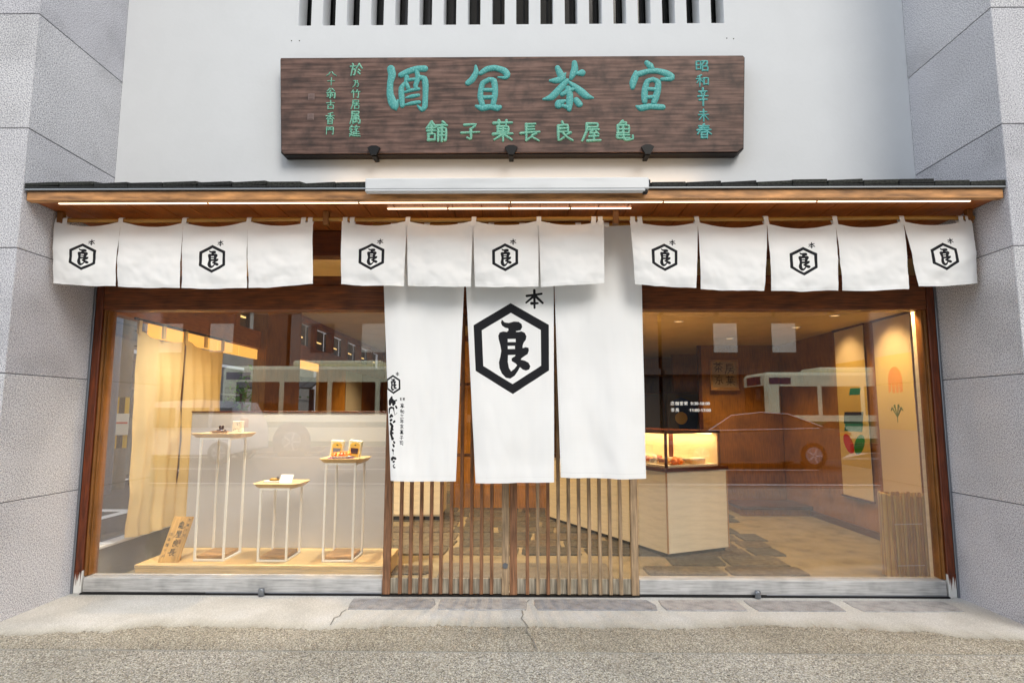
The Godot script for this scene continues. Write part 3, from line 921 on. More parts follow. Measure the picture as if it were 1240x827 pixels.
func doors() -> void:
	for d in [[-0.983, -0.0735, -1, "left lattice sliding door of reddish worn wood with a round lock"], [-0.0695, 0.856, 1, "right lattice sliding door of paler weathered wood"]]:
		var t := thing("lattice_door", d[3], "sliding door", Vector3.ZERO, 0.0, "pair of lattice sliding doors")
		var x0: float = d[0]
		var x1: float = d[1]
		var lm: Material = M.door_red
		var rm: Material = M.door_pale
		var zs := 0.002
		boxp("stile", x0, x0 + 0.053, 0.008, 2.029, zs, 0.045, lm if d[2] < 0 else M.door_red, t, 0.004)
		boxp("stile", x1 - 0.053, x1, 0.008, 2.029, zs, 0.045, M.door_pale, t, 0.004)
		boxp("bottom_rail", x0 + 0.0535, x1 - 0.0535, 0.01, 0.118, zs + 0.004, 0.022, M.weather_up, t, 0.003)
		boxp("top_rail", x0 + 0.0535, x1 - 0.0535, 1.95, 2.028, zs + 0.004, 0.022, M.door_red, t, 0.003)
		for y in [0.98, 1.5]:
			boxp("cross_rail", x0 + 0.0535, x1 - 0.0535, y, y + 0.022, zs + 0.006, 0.0205, M.door_red, t, 0.002)
		for k in 10:
			var cx := lerpf(x0 + 0.053, x1 - 0.053, (k + 1.0) / 11.0)
			var pale: float = (cx + 0.98) / 1.84 + rng.randf_range(-0.18, 0.18)
			boxp("slat", cx - 0.0125, cx + 0.0125, 0.012, 2.027, 0.0225, 0.05, M.door_pale if pale > 0.52 else M.door_red, t, 0.004)
		var st := mb()
		bb(st, x0 + 0.05, x1 - 0.05, 0.115, 1.96, zs - 0.006, zs + 0.002)
		part("door_pane", st, M.glass, t)
		if d[2] < 0:
			var lock := mb()
			tube(lock, Vector3(x1 - 0.027, 0.212, 0.0455), Vector3(x1 - 0.027, 0.212, 0.053), 0.021, 0.019, 20)
			tube(lock, Vector3(x1 - 0.027, 0.212, 0.053), Vector3(x1 - 0.027, 0.212, 0.058), 0.012, 0.011, 16)
			bb(lock, x1 - 0.030, x1 - 0.024, 0.206, 0.224, 0.0581, 0.0605)
			part("lock", lock, M.steel, t)
	var st2 := mb()
	bb(st2, -0.985, 0.858, 0.0, 0.0075, -0.02, 0.062, 0.002)
	single("door_track", st2, M.dark_track, "dark metal track under the lattice doors", "door track")

func sign_board() -> void:
	var t := thing("sign_board", "long dark carved wooden sign with green brush characters", "sign")
	# a thick plank leaning slightly forward, with clipped lower corners
	var xf := Transform3D(Basis(Vector3.RIGHT, 0.015).scaled(Vector3.ONE * 1.03), Vector3(0, 3.3085, -0.005))
	var st := mb()
	prism(st, PackedVector2Array([Vector2(-1.80, 0.0), Vector2(1.655, 0.0), Vector2(1.70, 0.035), Vector2(1.735, 0.765), Vector2(1.72, 0.782), Vector2(-1.85, 0.782), Vector2(-1.855, 0.77), Vector2(-1.82, 0.018)]), -0.085, 0.0, xf)
	part("board_back", st, M.sign_edge, t)
	st = mb()
	prism(st, PackedVector2Array([Vector2(-1.795, 0.008), Vector2(1.65, 0.012), Vector2(1.692, 0.045), Vector2(1.727, 0.763), Vector2(1.716, 0.775), Vector2(-1.843, 0.775), Vector2(-1.848, 0.768), Vector2(-1.812, 0.03)]), 0.0, 0.012, xf)
	part("board_face", st, M.sign, t)
	var px := 0.00634
	# a point of the photograph's sign, in pixels from its own upper left corner
	var put := func(x: float, y: float) -> Vector3: return Vector3(-1.86 + (x - 338.0) * 0.00637, 0.778 - (y - 69.5) * 0.00668, 0.012)
	for q in [["酒", 460, 70], ["冝", 555, 70], ["茶", 648, 70], ["宜", 752, 70]]:
		st = mb()
		carve(st, strokes(CARVED[q[0]], 827, 0.04), put.call(q[1], q[2]), 0.512, 0.010)
		var o := part("carved_character", st, M.verdigris, t)
		o.transform = xf
	var row := [["舗", 517.5, 147, 27], ["子", 559, 148.5, 25], ["菓", 597, 146, 27], ["長", 630.5, 149, 25], ["良", 669, 148, 26], ["屋", 703, 149, 26], ["亀", 741, 148, 26]]
	for q in row:
		st = mb()
		carve(st, strokes(KANJI[q[0]], 100, 0.07), put.call(q[1], q[2]), q[3] * 0.0063, 0.008)
		part("carved_character", st, M.verdigris2, t).transform = xf
	# the small columns: each character with its own top, width and height
	for col in [
		["昭和辛未春", 850.0, [[75, 16, 15], [93, 15, 15], [109, 13, 22], [134, 13, 15.5], [152, 18, 17.5]]],
		["於乃竹居属筵", 432.5, [[77, 15, 16.5], [97, 9, 10], [109, 11.5, 10.5], [121, 11, 12], [134.5, 13, 16.5], [152, 14, 14]]],
		["八十翁古香門", 402.5, [[86.5, 13, 6.5], [94, 9, 10], [107, 11, 13], [121.5, 10.5, 11.5], [136, 11, 15], [153, 10, 10]]]]:
		for i in col[0].length():
			st = mb()
			var q = col[2][i]
			var wide: float = float(q[1]) / q[2]
			carve(st, strokes(KANJI[col[0][i]], 100, 0.075 * sqrt(wide), wide), put.call(col[1] - q[1] * 0.5, q[0]), q[2] * 0.0065, 0.006)
			part("carved_character", st, M.verdigris2 if col[1] < 800 else M.verdigris, t).transform = xf
	for y in [117, 141]:
		st = mb()
		var c: Vector3 = put.call(379, y)
		bx(st, c, Vector3(0.05, 0.05, 0.004), 0.001)
		for k in 3:
			bx(st, c + Vector3(-0.014 + 0.014 * k, 0, 0.003), Vector3(0.005, 0.036, 0.003), 0.0)
			bx(st, c + Vector3(0, -0.013 + 0.013 * k, 0.0035), Vector3(0.036, 0.005, 0.002), 0.0)
		part("carved_seal", st, M.seal, t).transform = xf
	# iron hooks below and clips above
	for x in [-1.136, -0.063, 0.998]:
		var h := thing("sign_hook", "black iron hook under the carved sign, %s" % ["left of the three, below the small columns" if x < -1 else "middle of the three, above the doorway" if x < 0 else "right of the three, below the small turtle character"], "hook", Vector3(x, 3.298, 0.0), 0.0, "iron hooks that carry the sign")
		st = mb()
		prism(st, PackedVector2Array([Vector2(-0.02, -0.005), Vector2(0.02, -0.005), Vector2(0.05, 0.055), Vector2(0.02, 0.072), Vector2(-0.02, 0.072), Vector2(-0.05, 0.055)]), 0.012, 0.034)
		part("lip", st, M.black_iron, h)
		boxp("arm", -0.018, 0.018, -0.012, 0.003, -0.098, 0.02, M.black_iron, h, 0.003)
		boxp("top_clip", -0.025, 0.025, 0.808, 0.82, -0.098, -0.03, M.dark_track, h, 0.002)

func norens() -> void:
	# bamboo poles
	for q in [[-3.215, -1.335, "bamboo pole carrying the left four panel noren"], [-1.335, 0.68, "bamboo pole carrying the middle four panel noren"], [0.665, 3.11, "bamboo pole carrying the right five panel noren"]]:
		var st := mb()
		var x: float = q[0]
		var k := 0
		while x < q[1] - 0.02:
			var e := minf(x + rng.randf_range(0.2, 0.32), q[1])
			var y0: float = 2.63 + 0.004 * sin(x * 3.0)
			var y1: float = 2.63 + 0.004 * sin(e * 3.0)
			tube(st, Vector3(x, y0, 0.48), Vector3(e, y1, 0.48), 0.0145, 0.0145, 12)
			tube(st, Vector3(e - 0.005, y1, 0.48), Vector3(e + 0.005, y1, 0.48), 0.0168, 0.0168, 12)
			x = e
			k += 1
		single("bamboo_pole", st, M.bamboo, q[2], "pole", "bamboo poles under the canopy")
	var small := Ink.new(384, 400)
	crest(small, Vector2(384 * 0.485, 400 * 0.535), 400 * 0.222)
	for x in range(0, 384, 5):
		for dx in 3:
			if x + dx < 384: small.px[384 * 384 + x + dx] = 50
	M.crest = printed(small.texture(Color(0.945, 0.95, 0.955), Color(0.09, 0.095, 0.12)))
	var hem := Ink.new(384, 400)
	for x in range(0, 384, 5):
		for dx in 3:
			if x + dx < 384: hem.px[384 * 384 + x + dx] = 50
	var plain_cloth: Material = printed(hem.texture(Color(0.945, 0.95, 0.955), Color(0.09, 0.095, 0.12)))
	var data := [
		["white four panel noren with two hexagon crests, hung at the left", [[-3.229, 2.641], [-2.766, 2.634], [-2.327, 2.621], [-1.879, 2.632], [-1.427, 2.648]], [[-3.2, 2.18, -2.765, 2.156], [-2.753, 2.156, -2.32, 2.144], [-2.308, 2.144, -1.86, 2.143], [-1.849, 2.143, -1.408, 2.172]], [0, 2]],
		["white four panel noren with two hexagon crests above the doors", [[-1.226, 2.648], [-0.774, 2.646], [-0.318, 2.645], [0.132, 2.644], [0.58, 2.655]], [[-1.216, 2.171, -0.787, 2.159], [-0.758, 2.159, -0.33, 2.153], [-0.302, 2.153, 0.13, 2.152], [0.147, 2.152, 0.578, 2.18]], [0, 2]],
		["white five panel noren with three hexagon crests, hung at the right", [[0.761, 2.642], [1.224, 2.618], [1.697, 2.605], [2.164, 2.604], [2.624, 2.62], [3.09, 2.642]], [[0.785, 2.169, 1.197, 2.14], [1.23, 2.134, 1.658, 2.122], [1.703, 2.122, 2.152, 2.122], [2.18, 2.122, 2.628, 2.132], [2.69, 2.149, 3.09, 2.171]], [0, 2, 4]],
	]
	var sd := 100
	for g in data:
		var t := thing("noren", g[0], "noren", Vector3.ZERO, 0.0, "short white noren under the canopy")
		var tops = g[1]
		for k in g[2].size():
			sd += 7
			var b = g[2][k]
			var tl := Vector2(tops[k][0], minf(tops[k][1], 2.632) - 0.018)
			var tr := Vector2(tops[k + 1][0], minf(tops[k + 1][1], 2.632) - 0.018)
			var p := part("panel", cloth(tl, tr, Vector2(b[0], b[1]), Vector2(b[2], b[3]), 0.5, sd, 0.03, 0.03, 34, 32, 0.011, 0.005, 1.1), M.crest if k in g[3] else plain_cloth, t)
		for k in tops.size():
			# tabs that loop over the pole
			var st := mb()
			var x: float = tops[k][0]
			var n := 2 if (k == 0 or k == tops.size() - 1) else 1
			for i in n:
				var cx: float = x + (0.0 if n == 1 else (0.022 + 0.05 * i) * (1.0 if k == 0 else -1.0))
				var rr := 0.0185
				var w := 0.016
				var tilt := rng.randf_range(-0.006, 0.006)
				var prev := Vector3(cx, 2.575, 0.505)
				for a in 9:
					var ang := lerpf(-0.3, PI + 0.3, a / 8.0)
					var cur := Vector3(cx + tilt, 2.63 + sin(ang) * rr, 0.48 + cos(ang) * rr)
					quad(st, prev + Vector3(-w, 0, 0), prev + Vector3(w, 0, 0), cur + Vector3(w, 0, 0), cur + Vector3(-w, 0, 0), Vector3(0, sin(ang), cos(ang)))
					prev = cur
				quad(st, prev + Vector3(-w, 0, 0), prev + Vector3(w, 0, 0), Vector3(cx + w, 2.58, 0.488), Vector3(cx - w, 2.58, 0.488), Vector3(0, 0, -1))
			part("tab", st, M.cloth, t)
	# the long noren over the doorway, on a pole of its own
	var st3 := mb()
	tube(st3, Vector3(-1.05, 2.635, 0.33), Vector3(0.93, 2.635, 0.33), 0.016, 0.015, 12)
	single("bamboo_pole", st3, M.bamboo, "bamboo pole behind, carrying the long doorway noren", "pole", "bamboo poles under the canopy")
	var L := thing("long_noren", "long white noren of three panels over the doorway, big black crest", "noren")
	var left := Ink.new(640, 2000)
	long_left(left)
	var mid := Ink.new(640, 1832)
	# the middle panel is 0.63 m wide and hangs 1.80 m
	crest(mid, Vector2(0.318, 0.882) * 1016.0, 0.318 * 1016.0)
	stitches(mid); stitches(left)
	var white := Color(0.945, 0.95, 0.955)
	var ink := Color(0.085, 0.09, 0.115)
	part("panel", cloth(Vector2(-0.985, 2.63), Vector2(-0.375, 2.63), Vector2(-0.876, 0.841), Vector2(-0.432, 0.836), 0.35, 301, 0.008, 0.02, 40, 70, 0.012, 0.009, 1.2), printed(left.texture(white, ink)), L)
	part("panel", cloth(Vector2(-0.40, 2.63), Vector2(0.243, 2.63), Vector2(-0.297, 0.826), Vector2(0.236, 0.832), 0.356, 302, 0.008, 0.02, 40, 70, 0.012, 0.008, 1.0), printed(mid.texture(white, ink)), L)
	var blank := Ink.new(320, 960)
	stitches(blank)
	part("panel", cloth(Vector2(0.236, 2.63), Vector2(0.86, 2.63), Vector2(0.281, 0.866), Vector2(0.863, 0.856), 0.35, 303, 0.008, 0.02, 40, 70, 0.014, 0.011, 1.4), printed(blank.texture(white, ink)), L)
	var tb := mb()
	for x in [-0.9, -0.66, -0.42, -0.2, 0.02, 0.2, 0.42, 0.62, 0.82]:
		tube(tb, Vector3(x - 0.02, 2.635, 0.33), Vector3(x + 0.02, 2.635, 0.33), 0.0185, 0.0185, 12, false)
	part("pole_loop", tb, M.cloth, L)

func stitches(ink: Ink) -> void:
	var s := ink.w / 640.0
	for x in [8.0 * s, ink.w - 9.0 * s]:
		var y := 4.0
		while y < ink.h:
			for dy in int(maxf(2.0, 4.0 * s)):
				if y + dy < ink.h: ink.px[int(y + dy) * ink.w + int(x)] = 60
			y += 11.0 * s
	for x in range(0, ink.w, int(10 * s)):
		for dx in int(maxf(2.0, 4 * s)):
			if x + dx < ink.w: ink.px[int(ink.h - 38.0 * s) * ink.w + x + dx] = 60

# writing at the left edge of the long noren; the panel is about 0.61 m wide at the top and 0.445 at the foot
func long_left(ink: Ink) -> void:
	# a photograph pixel here is about 5.75 mm; texture coordinates follow the tapering panel
	var to := func(px: float, py: float) -> Vector2:
		var wy := 2.63 - (2.184 - (py - 347.0) * 0.005735)
		var v := wy / 1.79
		var xl := lerpf(-0.985, -0.876, v)
		var xr := lerpf(-0.375, -0.432, v)
		var wx := -0.955 + (px - 463.0) * 0.00575
		return Vector2((wx - xl) / (xr - xl) * 640.0, v * 2000.0)
	crest(ink, to.call(477.6, 467.0), 0.066 * 1117.0)
	# running brush script, one column
	var script := "205,415,14 182,470,24 178,530,18;200,450,26 245,495,24 228,530,16;200,425,10 215,500,22;252,468,10 288,455,9;170,655,9 172,590,13 200,568,13 235,575,12 245,620,6 258,682,4 300,642,4;272,550,13 288,578,13;185,715,12 205,690,18 225,702,12;194,765,15 215,752,12;240,790,12 262,775,14;195,815,18 222,850,20 213,893,20 235,905,12;205,925,18 202,969,18 217,1012,18 226,1055,15;215,950,14 236,958,14;240,1030,10 245,1050,8;250,1085,12 262,1102,15;240,1130,12 255,1155,17;236,1210,14 246,1220,14;243,1225,5 248,1285,5;226,1350,16 245,1325,18 292,1338,15;228,1340,18 232,1362,12;250,1385,12 268,1378,13;270,1420,5 250,1445,7 262,1470,8 284,1468,9"
	for l in strokes(script, 1.0, 1.0, 1.0, false):
		for i in l.size() - 1:
			for k in 5:
				var q: Vector3 = l[i].lerp(l[i + 1], k / 5.0)
				ink.dot(to.call(460.0 + q.x / 12.72, 450.0 + q.y / 12.72), q.z / 12.72 * 0.00575 * 1117.0 * 1.2)
	# the small column beside it
	var chars := "創業享和三年京菓子司"
	var ys := [482.5, 482.5, 489.5, 496.5, 502.5, 508, 514.5, 521, 527.5, 533.5]
	for i in chars.length():
		var c: Vector2
		var size := Vector2(36, 36)
		if i < 2:
			c = to.call(486.2 + 3.4 * i, ys[i])
			size = Vector2(20, 24)
		else:
			c = to.call(486.6 - 0.0 * i, ys[i])
		ink.write(strokes(KANJI[chars[i]], 100, 0.062), c, size)

# ------------------------------------------------------------------ inside the shop
func interior_shell() -> void:
	# floor: old paving stones bedded in sandy mortar
	var st := mb()
	bb(st, -3.36, 3.76, -0.2, 0.0, -10.2, -0.12)
	var fl := struct("floor", st, M.mortar, "sandy mortar floor of the shop with old paving stones", "floor")
	var z := -0.16
	var row := 0
	while z > -5.6:
		var d := rng.randf_range(0.27, 0.36)
		var x := -1.25 + rng.randf_range(-0.3, 0.0)
		var xe := 2.35 + 0.1 * row * 0.3
		while x < xe:
			var w := rng.randf_range(0.42, 0.85)
			var x1 := minf(x + w, xe + rng.randf_range(-0.1, 0.1))
			var skip := x1 > -0.68 and x < 0.78 and z > -0.92 and z - d < -0.26
			if x1 - x > 0.14 and not skip:
				var p := PackedVector2Array()
				for q in [[0.03, 0.0], [0.5, -0.01], [0.97, 0.0], [1.0, 0.12], [1.0, 0.88], [0.96, 1.0], [0.5, 1.01], [0.04, 1.0], [0.0, 0.85], [0.0, 0.14]]:
					p.append(Vector2(lerpf(x, x1, q[0]) + rng.randf_range(-0.014, 0.014), z - d * q[1] + rng.randf_range(-0.01, 0.01)))
				st = mb()
				slab(st, p, -0.03, 0.011 + rng.randf() * 0.004, 0.006)
				part("paving_stone", st, M.inner_stone[rng.randi() % 5], fl)
			x = x1 + rng.randf_range(0.03, 0.075)
		z -= d + rng.randf_range(0.025, 0.05)
		row += 1
	boxp("entrance_slab", -0.655, 0.75, -0.05, 0.012, -0.90, -0.27, M.entry_slab, fl, 0.006)
	# ceilings
	st = mb()
	bb(st, -3.4, 0.899, 2.74, 2.85, -10.2, -0.2)
	struct("ceiling", st, M.ceiling, "cream ceiling of the main shop room", "ceiling")
	st = mb()
	bb(st, 0.9, 3.745, 2.27, 2.85, -10.2, -0.2)
	bb(st, -3.24, 3.12, 2.60, 2.85, -0.199, -0.101)
	struct("low_ceiling", st, M.ceiling, "lower cream ceiling over the counter", "ceiling")
	# right wall
	st = mb()
	bb(st, 3.75, 3.9, 0.0, 2.84, -10.2, -0.12)
	bb(st, 3.129, 3.749, 0.0, 2.84, -0.14, -0.122)
	struct("scroll_wall", st, M.brown_wall, "brown plaster wall on the right with the two scrolls", "wall")
	st = mb()
	bb(st, 3.71, 3.749, 0.0, 0.07, -5.6, -0.15, 0.004)
	struct("skirting_board", st, M.red_wood, "dark wooden skirting along the scroll wall", "skirting")
	st = mb()
	bb(st, 3.05, 3.126, 0.02, 2.27, -0.16, -0.105, 0.003)
	struct("pale_jamb_lining", st, M.laminate, "pale upright lining inside the right jamb", "lining")
	# back walls
	st = mb()
	bb(st, 2.55, 3.75, 0.0, 2.27, -5.75, -5.6)
	bb(st, 0.9, 3.75, 1.95, 2.27, -6.45, -6.3)
	bb(st, 0.9, 3.75, 0.0, 2.27, -8.2, -8.0)
	struct("back_wall", st, M.brown_wall, "brown back wall behind the counter", "wall")
	st = mb()
	bb(st, -3.4, 0.9, 0.0, 2.75, -10.3, -10.15)
	bb(st, 0.88, 0.98, 0.0, 2.75, -10.2, -4.6)
	struct("rear_wall", st, M.brown_wall, "far brown wall of the main room", "wall")
	# an ochre wood screen wall straight behind the doors
	var sc := thing("timber_screen", "ochre timber screen of upright boards facing the doorway", "screen")
	for k in 9:
		boxp("board", -0.93 + 0.152 * k, -0.93 + 0.152 * (k + 1) - 0.003, 0.0, 2.3, -4.06, -4.02, M.orange_wood, sc, 0.003)
	boxp("frame_rail", -0.95, 0.46, 2.301, 2.38, -4.07, -4.0, M.beam_x, sc, 0.004)
	# left wall: granite plinth, side window, beams, clerestory
	var lw := thing("left_wall", "timber side wall on the left with big side window and clerestory", "wall")
	boxp("plinth", -3.365, -3.215, 0.0, 0.262, -2.95, -0.125, M.concrete, lw, 0.003)
	boxp("plinth", -3.365, -3.215, 0.0, 0.3, -10.1, -3.0, M.concrete, lw, 0.003)
	boxp("window_sill", -3.305, -3.195, 0.263, 0.285, -2.95, -0.125, M.aluminium, lw, 0.003)
	boxp("beam", -3.345, -3.225, 2.085, 2.30, -10.1, -0.125, M.beam, lw, 0.004)
	boxp("top_plate", -3.345, -3.225, 2.66, 2.739, -10.1, -0.125, M.beam, lw, 0.004)
	var zs := [-0.125, -2.3, -3.0, -4.15, -5.0, -5.9, -6.8, -7.8, -8.8, -9.8]
	for k in zs.size():
		boxp("clerestory_post", -3.340, -3.230, 2.301, 2.659, zs[k] - 0.1, zs[k], M.beam, lw, 0.003)
	for k in zs.size() - 1:
		if k == 0 or k == 2:
			boxp("wall_panel", -3.305, -3.245, 2.301, 2.659, zs[k + 1] + 0.001, zs[k] - 0.101, M.beam, lw, 0.0)
		else:
			boxp("clerestory_pane", -3.290, -3.284, 2.301, 2.659, zs[k + 1] + 0.001, zs[k] - 0.101, M.glass, lw, 0.0)
			boxp("dark_blind", -3.405, -3.385, 2.301, 2.659, zs[k + 1] + 0.001, zs[k] - 0.101, M.dark, lw, 0.0)
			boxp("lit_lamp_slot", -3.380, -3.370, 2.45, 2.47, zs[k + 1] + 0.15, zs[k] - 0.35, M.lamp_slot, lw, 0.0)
	boxp("corner_post", -3.245, -3.195, 0.0, 2.66, -0.18, -0.122, M.jamb_pale, lw, 0.003)
	boxp("wall_panel", -3.305, -3.145, 0.262, 2.75, -4.16, -2.97, M.brown_wall, lw, 0.003)
	boxp("window_post", -3.305, -3.245, 0.286, 2.084, -1.30, -1.26, M.jamb_pale, lw, 0.003)
	for q in [[-2.94, -0.185], [-5.34, -4.18]]:
		boxp("side_pane", -3.275, -3.269, 0.286, 2.084, q[0], q[1], M.glass, lw, 0.0)
	for k in 7:
		boxp("board", -3.305, -3.255, 0.3, 2.084, -5.36 - 0.22 * (k + 1) + 0.004, -5.36 - 0.22 * k, M.orange_wood, lw, 0.003)
	boxp("grey_screen", -3.295, -3.255, 0.3, 2.084, -8.1, -6.92, M.partition, lw, 0.0)
	boxp("wall_panel", -3.305, -3.255, 0.3, 2.084, -10.1, -8.11, M.brown_wall, lw, 0.0)
	# glowing panels added in place of the lit eave outside, not lamps
	var lt := thing("eave_glow_strip", "warm glowing strip under the side wall beam, added in place of the lit eave outside", "glowing strip")
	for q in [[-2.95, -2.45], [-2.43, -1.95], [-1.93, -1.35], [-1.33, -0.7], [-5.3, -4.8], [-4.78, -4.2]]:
		boxp("glow_panel", -3.265, -3.250, 1.955, 2.075, q[0], q[1], M.soft_glow, lt, 0.002)
	# curtain hung inside the side window
	var cu := thing("window_curtain", "ochre linen curtain of two lengths hung along the side window", "curtain")
	for q in [[-0.34, -1.24, 41], [-1.085, -1.83, 42]]:
		var m := cloth(Vector2(0, 1.985), Vector2(0.735, 1.96), Vector2(0.02, 0.31), Vector2(0.73, 0.30), 0.0, q[2], 0.05, 0.02, 60, 34, 0.02, 0.016, 4.3)
		var o := part("curtain_length", m, M.linen, cu)
		o.position = Vector3(-3.125, 0, q[0])
		o.rotation.y = PI / 2
	for zz in [-0.37, -0.72, -1.08, -1.45, -1.80]:
		boxp("curtain_tab", -3.135, -3.117, 1.94, 2.07, zz - 0.02, zz + 0.02, M.linen, cu, 0.0)
	st = mb()
	tube(st, Vector3(-3.125, 2.06, -0.3), Vector3(-3.125, 2.06, -1.95), 0.011, 0.011, 10)
	part("curtain_rod", st, M.dark_track, cu)
	# lamps in the ceilings; the right window one is added to brighten the bamboo
	for q in [[-2.2, 2.74, -1.3, 4.0, "over the display window"], [-0.2, 2.74, -2.2, 4.5, "behind the doorway"], [-1.4, 2.74, -4.2, 5.0, "in the middle of the main room"], [-2.0, 2.74, -7.0, 5.0, "deep in the main room"], [1.7, 2.27, -1.9, 2.4, "over the counter"], [2.75, 2.27, -3.4, 2.0, "in front of the print"], [3.0, 2.27, -0.24, 2.6, "added inside the right window to light the bamboo screen"], [1.6, 2.27, -4.6, 1.2, "at the back behind the counter"]]:
		downlight(Vector3(q[0], q[1], q[2]), Vector3(0, -1, 0), q[3] * 0.62, 62.0, "round warm ceiling downlight " + q[4])
	for x in [-2.5, -1.5]:
		downlight(Vector3(x, 2.74, -0.42), Vector3(0.05, -0.9, -0.16), 3.2, 50.0, "pale downlight at the window, %s" % ["above the tallest display stand" if x < -2 else "above the right display stand"], Color(1.0, 0.97, 0.91))
	downlight(Vector3(3.15, 2.27, -1.5), Vector3(0.6, -0.55, -0.02), 0.6, 38.0, "small spotlight aimed at the larger scroll")
	downlight(Vector3(3.15, 2.27, -2.35), Vector3(0.6, -0.55, 0.0), 0.4, 38.0, "small spotlight aimed at the farther scroll")

func downlight(at: Vector3, dir: Vector3, e: float, angle: float, label: String, tint := Color(1.0, 0.83, 0.57)) -> void:
	var t := thing("downlight", label, "ceiling light", at, 0.0, "downlights in the shop ceiling")
	var st := mb()
	lathe(st, Vector3(0, -0.006, 0), [[0.036, 0.006], [0.05, 0.006], [0.05, 0.002], [0.036, 0.0], [0.036, 0.006]], 20)
	part("ring", st, M.white_metal, t)
	st = mb()
	lathe(st, Vector3(0, -0.004, 0), [[0.0, 0.002], [0.034, 0.0], [0.034, 0.0035], [0.0, 0.0035]], 20)
	part("lamp_lens", st, M.lens, t)
	var s := SpotLight3D.new()
	s.name = "downlight_lamp"
	s.light_color = tint
	s.light_energy = e
	s.light_size = 0.04
	s.spot_angle = angle
	s.spot_angle_attenuation = 0.8
	s.spot_range = 14.0
	s.spot_attenuation = 2.0
	s.shadow_enabled = true
	t.add_child(s)
	s.position = Vector3(0, -0.03, 0)
	s.basis = Basis.looking_at(dir, Vector3(0, 0, 1))

